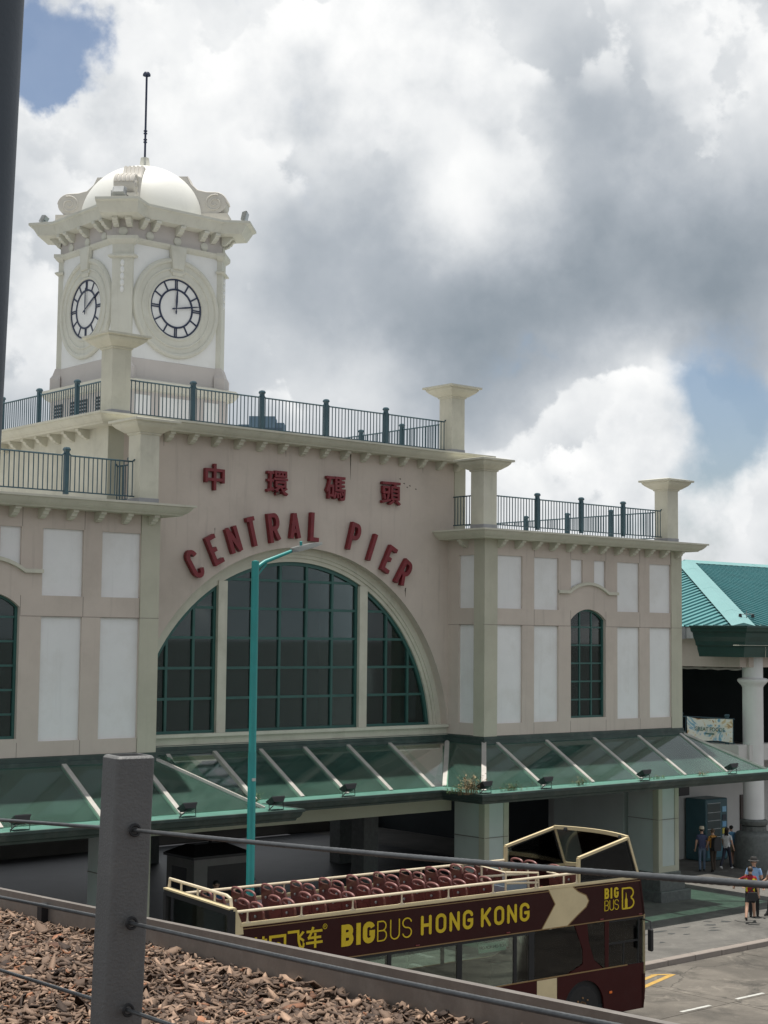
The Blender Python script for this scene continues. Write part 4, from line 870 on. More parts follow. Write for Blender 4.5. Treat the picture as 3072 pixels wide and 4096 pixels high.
# front and rear panels, lower
b = MB(); NF = 14
def frontx(t, bow): return bow*(1-(2*t-1)**2)
for (z0, z1, o0, o1) in ((.27, 1.0, .0, .02), ):
    rings = []
    for i in range(NF+1):
        t = i/NF; y = BW*t; fx = frontx(t, .22); rings.append([(fx+.0, y, z0), (fx+.05, y, (z0+z1)/2), (fx+.05, y, z1), (fx-.06, y, z1), (fx-.06, y, z0)])
    b.loft(rings)
bb(b, 'front_bumper', BRED, smooth=30)
b = MB(); rings = []
for i in range(NF+1):
    t = i/NF; y = BW*t; fx = frontx(t, .22); rings.append([(fx+.05, y, 1.0), (fx+.055, y, 2.25), (fx+.03, y, 2.25), (fx+.02, y, 1.0)])
b.loft(rings); bb(b, 'front_windscreen', BUSG, smooth=30)
b = MB(); rings = []
for i in range(NF+1):
    t = i/NF; y = BW*t; fx = frontx(t, .22); rings.append([(fx+.05, y, 2.25), (fx-.08, y, 3.06), (fx-.14, y, 3.06), (fx-.02, y, 2.25)])
b.loft(rings); bb(b, 'front_upper_panel', MAROON, smooth=30)
b = MB(); b.box(-BL-.05, -BL+.02, .02, BW-.02, .35, 2.35); bb(b, 'rear_panel', BRED)
# upper side panels (dark band) with cream cap rail
for y in (0, BW-.05):
    b = MB(); b.prism([(-BL, 2.23), (.04, 2.23), (-.12, 3.035), (-BL, 3.035)], y, y+.05, XZ); bb(b, 'upper_side_panel', MAROON)
    b = MB(); b.cbox(-10.35, -.13, y-.015, y+.07, 3.03, 3.095, .012); bb(b, 'cap_rail', BCREAM)
    b = MB(); s = -.0035 if y == 0 else .0535; b.box(-BL, .03, min(y+s, y), max(y+s, y+.001)+.002, 2.225, 2.245); b.box(-BL, -.1, min(y+s, y), max(y+s, y+.001)+.002, 2.985, 3.0); bb(b, 'gold_line', BGOLD)
    b = MB(); b.box(-10.3, -2.0, y+.052 if y == 0 else y-.012, y+.064 if y == 0 else y-.002, 2.32, 3.03); bb(b, 'inner_lining', BGREY)
    b = MB(); b.box(-BL, -.5, y-.004 if y == 0 else y+.04, y+.01 if y == 0 else y+.054, 1.225, 1.25); bb(b, 'gold_line', BGOLD)
b = MB(); b.box(-BL+.02, -3.7, .05, BW-.05, 2.24, 2.315); b.box(-2.45, -.1, .05, BW-.05, 2.24, 2.315); b.box(-3.7, -2.45, 1.07, BW-.05, 2.24, 2.315); b.box(-3.7, -2.45, .05, .10, 2.24, 2.315); bb(b, 'upper_deck_floor', mat('bus_deck_grey', (.16, .155, .15), .8, .15, 5))
b = MB(); b.box(-BL+.02, .1, .06, BW-.06, .42, .5); bb(b, 'lower_floor', INTER)
# side windows: black pillars and tinted panes
panes = [(-10.4, -8.75), (-8.66, -7.02), (-6.93, -5.29), (-5.16, -3.79), (-3.70, -3.37)]
for y in (0.012, BW-.03):
    for a, c in panes: b = MB(); b.box(a, c, y, y+.008, 1.25, 2.215); bb(b, 'window_pane', BUSG)
    b = MB()
    for x0, x1 in ((-BL, -10.4), (-8.75, -8.66), (-7.02, -6.93), (-5.29, -5.16), (-3.79, -3.70), (-3.37, -3.22)): b.box(x0, x1, y-.008, y+.02, 1.235, 2.225)
    b.box(-BL, -3.2, y-.006, y+.018, 2.17, 2.226); bb(b, 'window_pillars', RUBBER)
    # stair window with slanted front edge, quarter light and driver's window in red bodywork
    b = MB(); b.prism([(-3.22, 1.25), (-2.3, 1.25), (-1.84, 1.42), (-1.84, 1.7), (-2.08, 2.215), (-3.22, 2.215)], y, y+.008, XZ); bb(b, 'stair_window', BUSG)
    b = MB(); b.prism([(-2.3, 1.235), (-1.22, 1.235), (-1.50, 1.45), (-1.66, 1.85), (-1.70, 2.23), (-2.07, 2.23), (-1.83, 1.7), (-1.83, 1.40)], y-.008, y+.02, XZ)
    b.prism([(-1.17, 1.235), (-1.07, 1.235), (-1.05, 2.23), (-1.18, 2.23)], y-.008, y+.02, XZ); bb(b, 'window_surround', BRED)
    b = MB(); b.prism([(-1.49, 1.45), (-1.18, 1.24), (-1.18, 2.22), (-1.69, 2.22), (-1.65, 1.85)], y, y+.008, XZ); bb(b, 'quarter_light', BUSG)
    b = MB(); b.prism([(-1.06, 1.24), (.02, 1.02), (.05, 2.22), (-1.05, 2.22)], y, y+.008, XZ); bb(b, 'driver_window', BUSG)
    b = MB()
    for p, q in (((-1.06, 1.0), (.03, 1.0)), ((-.17, 1.0), (-.13, 2.22)), ((-1.05, 2.2), (.05, 2.2)), ((-.62, 1.0), (-.6, 1.72)), ((-1.06, 1.73), (-.15, 1.73))): b.bar((p[0], y+.006, p[1]), (q[0], y+.006, q[1]), .025, .04)
    b.box(-1.17, .03, y-.006, y+.018, 1.0, 1.24); bb(b, 'window_frame', RUBBER)
    b = MB(); b.box(.015, .055, y-.012, y+.03, 1.0, 2.26); bb(b, 'corner_strip', BCREAM)
# inside, lower deck: stairs with pale handrails, seats in shadow, driver's wheel, hop-on sign seen from behind
b = MB()
for i in range(8): b.box(-3.15+i*.155, -2.98+i*.155, .25, .95, .55+i*.215, .59+i*.215)
st = bb(b, 'staircase', BGREY)
b = MB(); b.tube([(-3.2, .2, 1.25), (-2.55, .2, 2.2)], .022, 6); b.tube([(-2.78, .2, 1.25), (-2.1, .2, 2.2)], .022, 6); b.tube([(-3.0, .2, 1.52), (-2.6, .2, 1.46)], .016, 6); b.tube([(-2.62, .2, 2.05), (-2.3, .2, 1.98)], .016, 6); b.tube([(-3.15, .35, .6), (-3.15, .35, 2.2)], .02, 6); bb(b, 'handrail', mat('pale_handrail', (.72, .74, .58), .4), st, smooth=40)
b = MB()
for i in range(5):
    for y in (1.4,): b.box(-9.6+i*.9, -9.5+i*.9, y, y+.75, .7, 1.55); b.box(-9.55+i*.9, -9.15+i*.9, y, y+.75, .9, 1.0)
bb(b, 'lower_seats', SEATM)
b = MB(); R4 = [[( -.45+(.2+.018*math.cos(q))*math.cos(a)*.45, .55+(.2+.018*math.cos(q))*math.sin(a), 1.5+.018*math.sin(q)+.16*math.cos(a)) for q in [j*math.pi/3 for j in range(6)]] for a in [i*math.pi/10 for i in range(21)]]; b.loft(R4, caps=False); bb(b, 'steering_wheel', BLACK)
b = MB(); b.box(-4.70, -3.95, .045, .05, 1.93, 2.12); sg = bb(b, 'window_sign', mat('sign_green', (.45, .62, .50), .6))
me = text_mesh('HOP-ON HOP-OFF', .085, .001, .001); me.materials.clear(); me.materials.append(RUBBER); put('lettering', me, sg, (-4.325, .0435, 2.025), (R(90), 0, 0), (-1, 1, 1))
# wheels
for cx in (-1.80, -7.55):
    for y, sgn in ((.02, 1), (BW-.02, -1)):
        t = MB(); t.lathe([(.30, -.0), (.44, -.01), (.485, .03), (.495, .10), (.495, .22), (.47, .28), (.30, .29)], n=32); w = bb(t, 'wheel', RUBBER, smooth=40, loc=(cx, y+.03*sgn, .495)); w.rotation_euler = (R(-90*sgn), 0, 0)
        t = MB(); t.lathe([(.0, .10), (.09, .0), (.13, .0), (.15, .05), (.25, .07), (.29, .02), (.305, .0), (.305, .2), (.0, .2)], n=24)
        for j in range(8): a = math.pi/4*j; t.lathe([(.02, -.02), (.02, .06), (.0, .06)], .20*math.cos(a), .20*math.sin(a), 6)
        bb(t, 'rim', mat('rusty_rim', (.30, .17, .08), .6, .3, 9, metal=.3), w, smooth=40)
    b = MB(); b.box(cx-.6, cx+.6, .07, BW-.07, .35, 1.1); bb(b, 'wheel_housing', RUBBER)
# seats of the upper deck: tall plastic backs with a grab loop on top, facing forward
def seat_meshes():
    b = MB(); w = .205
    prof = [(-.06, .02), (-.02, .36), (-.09, .46), (-.13, .95)]  # centre line (x, z) of seat-back from cushion
    out = [(-w, .30), (-w, .88), (-w+.03, .97), (-w+.045, .97)]+[((w-.05)*math.cos(R(180-18*i)), .97-.03*math.sin(R(18*i))) for i in range(1, 10)]+[(w-.045, .97), (w-.03, .97), (w, .88), (w, .30), (w-.04, .24), (-w+.04, .24)]
    tilt = lambda z: -.16*(z-.3)-.05*max(0, .6-z)
    b.prism(out, -.02, .03, lambda p, t: (tilt(p[1])-t, p[0], p[1]))
    loop = MB(); pts = [(-w+.022, .88)]+[( -(w-.026)*max(-1, min(1, 1.08*math.cos(R(t)))), .955+.092*math.sin(R(t))**.7) for t in range(6, 180, 12)]+[(w-.022, .88)]
    loop.tube([(tilt(z)-.005, y, z) for y, z in pts], .022, 8)
    c = MB(); c.cbox(-.02, .40, -w, w, .36, .44, .02); c.box(.05, .3, -.1, .1, 0, .36)
    k = MB(); k.lathe([(.0, .0), (.026, .0), (.026, .02), (.0, .026)], n=10)
    s = MB(); s.prism([(-.12, .45), (.12, .45), (.13, .72), (-.13, .72)], .0, .012, lambda p, t: (tilt(p[1])-.032-t, p[0], p[1]))
    return b.mesh('seat', SEATM), loop.mesh('grab_loop', SEATH, smooth=True), c.mesh('cushion', SEATM), k.mesh('bolt', GREYF), s.mesh('back_pad', SEATM)
SM = seat_meshes()
def seat(x, y):
    o = put('seat', SM[0], bus, (x, y, 2.315)); put('grab_loop', SM[1], o); put('cushion', SM[2], o); put('bolt', SM[3], o, (-.135, .0, .80), (0, R(-90), 0)); put('back_pad', SM[4], o)
for i in range(11):
    x = -9.72+i*.69
    for y in (1.58, 2.03):
        if x < -1.9: seat(x, y)
    for y in (.36, .81):
        if x < -3.9 or x > -2.4: seat(x+.06, y)
for y in (.36, .81, 1.58, 2.03): seat(-1.75, y)
# cream guard rails
for y in (.02, BW-.02):
    e = -1.95; b = MB(); b.tube([(-10.42, y, 3.30), (e, y, 3.30)], .027, 8)
    for i in range(8): x = -10.19+i*1.17; b.lathe([(.02, 3.09), (.024, 3.12), (.016, 3.16), (.016, 3.26), (.03, 3.29), (.0, 3.31)], x, y, 8); b.box(x-.06, x+.06, y-.03, y+.03, 3.09, 3.103)
    bb(b, 'guard_rail', RAILC, smooth=40)
b = MB(); b.tube([(-10.46, .12, 3.33), (-10.46, .16, 3.52), (-10.46, .3, 3.56), (-10.46, BW-.02, 3.60), (-10.46, BW, 3.45)], .03, 8)
for y in (.7, 1.3, 1.9): b.tube([(-10.46, y, 3.36), (-10.46, y, 3.575)], .02, 6)
bb(b, 'rear_rail', RAILC, smooth=40)
# rear upper bodywork: black-framed rear window with cream top
b = MB()
for p, q in (((0, 2.5), (BW, 2.62)), ((0, 3.30), (BW, 3.36)), ((.03, 2.4), (.03, 3.32)), ((BW-.03, 2.4), (BW-.03, 3.36))): b.bar((-BL-.02, p[0], p[1]), (-BL-.02, q[0], q[1]), .10, .11, (0, 0, 1) if p[1] == q[1] or p[0] != q[0] else (1, 0, 0))
rw = bb(b, 'rear_window_frame', RUBBER)
b = MB(); b.box(-BL-.02, -BL-.01, .05, BW-.05, 2.5, 3.3); bb(b, 'rear_glass', CLEARG, rw)
b = MB(); b.box(-BL-.06, -BL-.055, .08, BW-.1, 2.52, 2.60); bb(b, 'blue_strip', paint('bus_blue', (.10, .22, .40)), rw)
b = MB(); b.bar((-BL-.02, 0, 3.365), (-BL-.02, BW, 3.43), .14, .03); bb(b, 'rear_cap', BCREAM)
for y in (.0, BW-.06): b = MB(); b.prism([(-BL+.0, 2.9), (-BL, 3.37), (-BL+.06, 3.37), (-BL+.2, 3.05), (-BL+.22, 2.9)], y-.004, y+.064, XZ); bb(b, 'rear_corner', BCREAM)
# front upper windscreen frame and glass
def fr(y): return [(-1.94, y, 3.08), (-1.94, y, 3.60), (-.46, y, 3.92), (-.13, y, 3.06)]
b = MB()
for y in (.03, BW-.03):
    p = fr(y)
    for a, c in zip(p, p[1:]): b.bar(a, c, .055, .075, (0, 1, 0))
bow = lambda t: .22*(1-(2*t-1)**2)
for z, x in ((3.93, -.46), (3.08, -.12)):
    for i in range(10): t0, t1 = i/10, (i+1)/10; b.bar((x+bow(t0), .03+(BW-.06)*t0, z+.05*bow(t0)), (x+bow(t1), .03+(BW-.06)*t1, z+.05*bow(t1)), .07, .08)
wf = bb(b, 'upper_windscreen_frame', BCREAM)
for y in (.03, BW-.03): p = fr(y); b = MB(); b.add([(q[0], q[1]+d, q[2]) for d in (-.004, .004) for q in p], [(0,1,2,3), (7,6,5,4), (0,1,5,4), (1,2,6,5), (2,3,7,6), (3,0,4,7)]); bb(b, 'side_glass', CLEARG, wf)
b = MB(); b.loft([[(x+bow(i/10)+d, .05+(BW-.1)*i/10, z) for x, z, d in ((-.13, 3.1, 0), (-.46, 3.92, 0), (-.46, 3.92, -.01), (-.13, 3.1, -.01))] for i in range(11)]); bb(b, 'front_glass', CLEARG, wf, smooth=30)
for y in (.28, 2.0): b = MB(); b.lathe([(.0, 0), (.045, .01), (.05, .05), (.03, .09), (0, .1)], n=12); bb(b, 'camera_dome', BLACK, wf, True, (-.46+bow(y/BW)-.06, y, 3.86))
for y in (.03, BW-.03): 
    b = MB(); p = fr(y); b.bar((p[1][0]+.05, y, p[1][2]-.05), (p[2][0]-.02, y, p[2][2]-.06), .02, .03, (0, 1, 0)); b.bar((p[2][0]-.03, y, p[2][2]-.06), (p[3][0]-.05, y, p[3][2]), .02, .05, (0, 1, 0)); b.bar((-1.9, y, 3.11), (-.15, y, 3.11), .02, .03, (0, 1, 0)); bb(b, 'glass_seal', RUBBER, wf)
# stairhead enclosure with pale rails and grey-blue panels
b = MB(); 
for a in ([(-3.75, .30, 2.35), (-3.75, .30, 3.42), (-3.75, 1.05, 3.46), (-3.75, 1.05, 2.35)], [(-3.75, .30, 3.42), (-2.85, .30, 3.34), (-2.80, .30, 2.5)], [(-3.75, 1.05, 3.46), (-2.45, 1.05, 3.40), (-2.40, 1.05, 2.5)], [(-3.75, .3, 3.2), (-2.85, .3, 3.14)], [(-3.75, 1.05, 3.24), (-2.45, 1.05, 3.2)]): b.tube(a, .024, 8)
sh = bb(b, 'stairhead_rail', RAILC, smooth=40)
b = MB(); b.box(-3.74, -3.72, .33, 1.02, 2.36, 3.12); b.box(-3.7, -2.48, 1.04, 1.055, 2.36, 3.10); b.box(-3.7, -2.86, .3, .315, 2.36, 3.02); bb(b, 'stairhead_panel', mat('grey_blue_panel', (.26, .31, .36), .5, .1, 4), sh)
b = MB(); b.box(-3.752, -3.742, .52, .8, 2.78, 2.92); bb(b, 'warning_label', mat('orange_label', (.55, .33, .16), .6), sh)
b = MB(); b.tube([(-2.1, .3, 2.4), (-2.1, .3, 3.22), (-2.1, .8, 3.24), (-1.75, .8, 3.2)], .024, 8); bb(b, 'grab_rail', RAILC, smooth=40)
# livery: cream arrow, lettering, logo
b = MB(); b.prism([(-2.84, 3.03), (-2.645, 2.72), (-3.02, 2.247), (-2.28, 2.247)]+[(-1.98, 2.44), (-1.74, 2.58), (-1.665, 2.70), (-1.74, 2.82), (-1.98, 2.92), (-2.13, 3.03)], -.004, .001, XZ); bb(b, 'cream_arrow', BCREAM)
b = MB(); lo = [(-2.28, 2.247), (-1.98, 2.44), (-1.74, 2.58), (-1.665, 2.70), (-1.74, 2.82), (-1.98, 2.92), (-2.13, 3.03)]; stroke(b, lo, .022, lambda p, t: (p[0], -.0045-t, p[1]), 0, .002); stroke(b, [(-2.84, 3.03), (-2.645, 2.72), (-3.02, 2.247)], .022, lambda p, t: (p[0], -.0045-t, p[1]), 0, .002); bb(b, 'gold_line', BGOLD)
b = MB(); b.box(-3.15, -2.59, -.003, .0, .30, 1.215); bb(b, 'cream_band', BCREAM)
OUT = lambda cx, cz: (lambda p, t: (cx+p[0], -.0015-t, cz+p[1]))
def word(chars, xs, w, h, sw, cz, rounded=True, name='lettering'):
    for ch, x in zip(chars, xs): b = MB(); glyph(b, ch, .11 if ch == 'I' and sw > .06 else w, h, sw, OUT(x, cz), .012, rounded); bb(b, name, BYEL)
word('BIG', (-7.985, -7.73, -7.485), .28, .40, .098, 2.645, False)
word('BUS', (-7.17, -6.86, -6.565), .235, .385, .024, 2.64, True)
word('HONG', (-6.09, -5.72, -5.37, -5.025), .265, .375, .064, 2.64)
word('KONG', (-4.55, -4.20, -3.85, -3.505), .265, .375, .064, 2.64)
for s_, x in zip('飞车', (-9.15, -8.74)):
    me = text_mesh(s_, .40, .004, .008); me.materials.clear(); me.materials.append(BYEL); put('lettering', me, bus, (x, -.006, 2.655), (R(90), 0, 0))
b = MB(); stroke(b, [(-9.71, 2.46), (-9.71, 2.79), (-9.39, 2.79), (-9.39, 2.46), (-9.71, 2.46)], .05, lambda p, t: (p[0], -.002-t, p[1]), 0, .006); b.prism([(-9.54+.075*math.cos(t), 2.61+.075*math.sin(t)) for t in [i*math.pi/8 for i in range(16)]], -.008, 0, XZ); bb(b, 'lettering', BYEL)
b = MB(); 
for q in ([(-10.1, 2.75), (-9.78, 2.75)], [(-10.02, 2.82), (-10.02, 2.62)], [(-9.86, 2.82), (-9.86, 2.62)], [(-10.1, 2.62), (-9.78, 2.62)], [(-9.94, 2.62), (-9.94, 2.45)]): stroke(b, q, .045, lambda p, t: (p[0], -.002-t, p[1]), 0, .006)
bb(b, 'lettering', BYEL)
b = MB(); ring_ = [(-8.50+.045*math.cos(t), 2.86+.045*math.sin(t)) for t in [i*math.pi/8 for i in range(17)]]; stroke(b, ring_, .010, lambda p, t: (p[0], -.002-t, p[1]), 0, .004); glyph(b, 'R', .03, .045, .008, OUT(-8.50, 2.86), .005); bb(b, 'trademark', BYEL)
word('BIG', (-1.13, -.995, -.845), .135, .225, .046, 2.80, False); word('BUS', (-1.135, -.985, -.835), .13, .22, .014, 2.545, True)
b = MB(); logo = [(-.665, 2.43), (-.665, 2.87)]; stroke(b, [(-.655, 2.435), (-.655, 2.865), (-.45, 2.865)]+arc(-.45, 2.76, .13, .105, 90, -60, 8)+arc(-.45, 2.545, .145, .11, 60, -90, 8)+[(-.655, 2.435)], .034, lambda p, t: (p[0], -.002-t, p[1]), 0, .008, True)
b.prism([(-.575, 2.45), (-.50, 2.45), (-.50, 2.62), (-.525, 2.66), (-.53, 2.74), (-.545, 2.78), (-.55, 2.66), (-.575, 2.62)], -.008, 0, XZ); bb(b, 'logo', BYEL)
for x in (-1.28, -.1, -3.95, -6.3, -8.6): b = MB(); b.cbox(x-.05, x+.05, -.018, .0, 2.262, 2.288, .006); bb(b, 'marker_lamp', mat('red_lens', (.16, .02, .02), .3))
for x in (-1.02, -4.2): b = MB(); b.cbox(x-.04, x+.04, -.02, .0, .70, .75, .006); bb(b, 'marker_lamp', mat('orange_lens', (.75, .16, .02), .3))
b = MB(); b.tube([(.02, .02, 2.15), (.05, -.16, 2.12), (.02, -.20, 1.98)], .018, 6); mr = bb(b, 'mirror_arm', BLACK)
b = MB(); b.cbox(-.03, .05, -.27, -.13, 1.50, 1.98, .025); bb(b, 'mirror', BLACK, mr)
b = MB(); b.tube([(.02, BW, 2.15), (.10, BW+.16, 2.7)], .018, 6); b.cbox(.04, .16, BW+.08, BW+.26, 2.62, 3.1, .025); bb(b, 'mirror', BLACK)
# ------------------------------------------------------------------ neighbouring hall with turquoise roof
hall = thing('ferry_hall', 'neighbouring hall with turquoise standing-seam hipped roof and dark green cornice', 'building', (46.5, 34.3, 0))
HO = Vector(hall.location)
def hb(mb, name, m, smooth=False, parent=None):
    mb.v = [(x-HO.x, y-HO.y, z-HO.z) for x, y, z in mb.v]; return mb.build(name, m, parent or hall, smooth)
C0 = Vector((46.2, 34.0, 8.74)); T = 12.28; AP = C0+Vector((T, T, 11.85-8.74))
XE, YE = 110.0, C0.y+2*T
rf = MB(); rf.add([C0, (XE, C0.y, C0.z), (XE, AP.y, AP.z), AP], [(0, 1, 2, 3)]); rf.add([C0, AP, (C0.x, YE, C0.z)], [(0, 1, 2)]); rf.add([(C0.x, YE, C0.z), AP, (XE, AP.y, AP.z), (XE, YE, C0.z)], [(0, 1, 2, 3)])
roof = hb(rf, 'roof', TEALR)
sl = (AP.z-C0.z)/T
for i in range(1, 28):                                  # seams of the hip face
    y = C0.y+i*.44
    if y > AP.y: break
    t = y-C0.y; b = MB(); b.bar((C0.x, y, C0.z+.03), (C0.x+t-.25, y, C0.z+(t-.25)*sl+.03), .06, .07); hb(b, 'seam', TEALD, parent=roof)
for i in range(1, 29):
    y = AP.y+i*.44
    t = YE-y
    if t > .5: b = MB(); b.bar((C0.x, y, C0.z+.03), (C0.x+t-.25, y, C0.z+(t-.25)*sl+.03), .06, .07); hb(b, 'seam', TEALD, parent=roof)
for i in range(1, 56):                                  # seams of the front face
    x = C0.x+i*.44; t = min(x-C0.x-.25, T-.2)
    if t > .1: b = MB(); b.bar((x, C0.y, C0.z+.03), (x, C0.y+t, C0.z+t*sl+.03), .06, .07); hb(b, 'seam', TEALD, parent=roof)
LT = mat('teal_ridge_cap', (.16, .33, .33), .45, .05, 1)
for k in range(6):                                      # hip capping in overlapping lengths
    p, q = C0.lerp(AP, k/6), C0.lerp(AP, (k+1)/6); b = MB(); n = Vector((0, 0, 1)); sd = Vector((1, -1, 0)).normalized()*.42
    b.add([p+sd+n*.02, p+n*(.13+.006*(k % 2)), p-sd+n*.02, q+sd+n*.02, q+n*(.13+.006*(k % 2)), q-sd+n*.02], [(0, 1, 4, 3), (1, 2, 5, 4), (0, 2, 1), (3, 4, 5)]); hb(b, 'hip_capping', LT, parent=roof)
for k in range(9): b = MB(); x0 = AP.x-.1+k*5.2; b.add([(x0, AP.y-.35, AP.z-.02), (x0, AP.y, AP.z+.14), (x0, AP.y+.35, AP.z-.02), (x0+5.18, AP.y-.35, AP.z-.02), (x0+5.18, AP.y, AP.z+.14), (x0+5.18, AP.y+.35, AP.z-.02)], [(0, 1, 4, 3), (1, 2, 5, 4), (0, 2, 1)]); hb(b, 'ridge_capping', LT, parent=roof)
# green cornice at the corner, white gutter, pink beam, round column
prof = [(-.3, 7.65), (.10, 7.65), (.12, 7.74), (.20, 7.90), (.22, 8.02), (.30, 8.06), (.33, 8.20), (.44, 8.36), (.47, 8.50), (.58, 8.56), (.62, 8.68), (.68, 8.69), (.68, 8.76), (-.3, 8.78)]
b = MB(); sweep(b, [(45.95, 35.7), (45.95, 33.85), (110, 33.85)], prof); cn = hb(b, 'cornice', mat('hall_cornice_green', (.018, .060, .052), .4, .15, 2, streak=.2), smooth=20)
b = MB(); b.tube([(46.1, 33.2, 8.79), (46.7, 33.55, 8.35), (47.0, 33.65, 7.95), (47.05, 33.7, 7.62)], .012, 5); b.tube([(44.9, 33.5, 8.07), (50, 33.5, 8.07)], .012, 5); b.tube([(48.3, 33.2, 8.79), (48.2, 33.6, 8.2), (48.2, 33.7, 7.6)], .012, 5); hb(b, 'cable', mat('pale_cable', (.45, .45, .38), .6), parent=cn)
b = MB(); b.box(46.25, 46.5, 35.75, 46, 8.30, 8.70); hb(b, 'gutter', mat('white_gutter', (.50, .51, .51), .6, .1, 3, streak=.3))
for y in (36.6, 38.4): b = MB(); b.box(46.2, 46.27, y, y+.16, 8.28, 8.71); hb(b, 'gutter_bracket', FLASH)
b = MB(); b.box(46.5, 46.9, 34.4, 60, 7.28, 8.66); b.box(46.9, 110, 34.3, 34.7, 7.28, 8.66); hb(b, 'beam', PINK)
b = MB(); b.box(46.45, 46.95, 34.45, 46, 3.95, 4.52); b.box(46.95, 110, 34.35, 34.8, 3.95, 4.52); hb(b, 'deck_beam', HALLW)
b = MB(); b.box(46.9, 110, 34.8, 60, 4.1, 4.3); hb(b, 'upper_deck', CEIL)
b = MB(); b.box(47, 110, 34.8, 60, 7.6, 7.7); hb(b, 'ceiling', INTER)
b = MB(); b.box(51, 51.2, 34.8, 60, 4.3, 7.6); b.box(47, 110, 44, 44.2, 4.3, 7.6); hb(b, 'inner_partition', INTER)
b = MB(); b.tube([(46.7, y, 7.22+.015*math.sin(y*9)) for y in [34.5+i*.2 for i in range(15)]], [.04+.02*math.sin(i*2.3)**2 for i in range(15)], 7); hb(b, 'rolled_sheet', mat('plastic_sheet', (.28, .27, .25), .5, .2, 5))
b = MB(); b.lathe([(.37, 1.72), (.37, 6.55), (.40, 6.62), (.50, 6.72), (.545, 6.78), (.545, 6.84), (.50, 6.88), (.37, 6.90), (.37, 7.70)], 47.45, 34.55, 32); colm = hb(b, 'round_column', mat('white_column', (.70, .70, .69), .6, .04, 2, streak=.1), smooth=40)
b = MB(); b.lathe([(.40, 1.62), (.47, 1.66), (.49, 1.72), (.49, 1.80), (.44, 1.85), (.375, 1.87)], 47.45, 34.55, 32); b.lathe([(.70, .1), (.70, 1.25), (.66, 1.34), (.60, 1.40), (.44, 1.46), (.44, 1.62)], 47.45, 34.55, 12); hb(b, 'column_base', PLINTH, smooth=30, parent=colm)
# ground-floor wall with fittings
b = MB(); b.box(40.2, 62, 37.5, 37.8, .1, 4.3); gw = hb(b, 'ground_floor_wall', HALLW)
b = MB(); b.box(40.2, 62, 34.9, 37.5, 3.98, 4.08); hb(b, 'porch_soffit', CEIL)
for x in (48.9, 50.0): b = MB(); b.lathe([(.0, 0), (.12, 0), (.12, .12), (.10, .13), (.0, .13)], n=14); o = b.build('wall_vent', BLACK, hall, True, (x-HO.x, 37.45-HO.y, 3.12)); o.rotation_euler = (R(90), 0, 0)
b = MB(); b.box(46.55, 47.15, 37.2, 37.5, 2.5, 3.0); hb(b, 'junction_box', BLACK)
b = MB(); b.tube([(46.75, 37.4, 4.0), (46.75, 37.4, 3.4), (46.95, 37.4, 3.3)], .02, 6); b.lathe([(.08, 3.2), (.1, 3.25), (.1, 3.38), (.0, 3.4)], 47.05, 37.35, 10); hb(b, 'conduit', GREYF)
b = MB(); b.box(46.45, 46.72, 37.46, 37.5, 1.2, 2.3); hb(b, 'notice_board', mat('dark_notice', (.05, .04, .04), .5))
b = MB(); b.box(50.6, 51.9, 37.44, 37.5, .16, 2.3); hb(b, 'door', mat('brown_door', (.07, .05, .045), .6))
# upper-floor side railing with banner, floodlight bar on the roof
t = thing('balcony_railing', 'dark balcony railing on the upper floor of the turquoise-roofed hall', 'railing', (46.55, 34.9, 4.5), R(90))
for x in (.12, 2.2, 4.3): put('post', post_me, t, (x, 0, 0))
r = MB(); r.tube([(-.2, 0, .93), (6.5, 0, .93)], .025, 6); r.box(-.2, 6.5, -.015, .015, .05, .09); r.build('rail', RAILM, t)
for k in range(46): put('bar', bar_me, t, (-.15+k*.142, 0, .07))
bm = bpy.data.materials.new('food_banner'); bm.use_nodes = True; nt = bm.node_tree; Nn = nt.nodes; Lk = nt.links; bs = Nn['Principled BSDF']; bs.inputs['Roughness'].default_value = .6
ge = Nn.new('ShaderNodeNewGeometry'); n1 = Nn.new('ShaderNodeTexNoise'); n1.inputs['Scale'].default_value = 1.6; n1.inputs['Detail'].default_value = 3; n1.inputs['Distortion'].default_value = 2.5; Lk.new(ge.outputs['Position'], n1.inputs['Vector'])
rp = Nn.new('ShaderNodeValToRGB'); Lk.new(n1.outputs[0], rp.inputs[0]); cr = rp.color_ramp
st_ = [(.25, (.10, .25, .40)), (.38, (.25, .45, .60)), (.45, (.72, .72, .70)), (.58, (.75, .73, .68)), (.66, (.60, .45, .25)), (.75, (.28, .07, .06))]
while len(cr.elements) < 6: cr.elements.new(.5)
for e, (p, c) in zip(cr.elements, st_): e.position = p; e.color = (*c, 1)
Lk.new(rp.outputs[0], bs.inputs['Base Color'])
b = MB(); nx, nz = 24, 8; V = []; Fc = []
for i in range(nx+1):
    for j in range(nz+1):
        u, v = i/nx, j/nz; V.append((.018*math.sin(u*9+v*3)+.012*math.sin(u*23-v*5), -u*2.05, -.83*v-.05*math.sin(u*math.pi)*(1-v)-.02*math.sin(u*7)))
b.add(V, [(i*(nz+1)+j, (i+1)*(nz+1)+j, (i+1)*(nz+1)+j+1, i*(nz+1)+j+1) for i in range(nx) for j in range(nz)])
ban = put('banner', b.mesh('banner', bm, smooth=True), None, (46.42, 36.72, 5.44)); tag(ban, 'pale printed food banner tied to the balcony railing of the hall', 'banner')
for s_, z, sz in (('GREAT FOODS', -.42, .2),):
    me = text_mesh(s_, sz, .001, .003); me.materials.clear(); me.materials.append(mat('banner_ink', (.08, .17, .16), .6)); put('lettering', me, ban, (-.045, -1.05, z), (R(90), 0, R(-90)))
b = MB(); b.box(-.04, -.036, -1.25, -.85, -.60, -.55); b.build('ink_bar', mat('banner_ink', (.08, .17, .16)), ban)
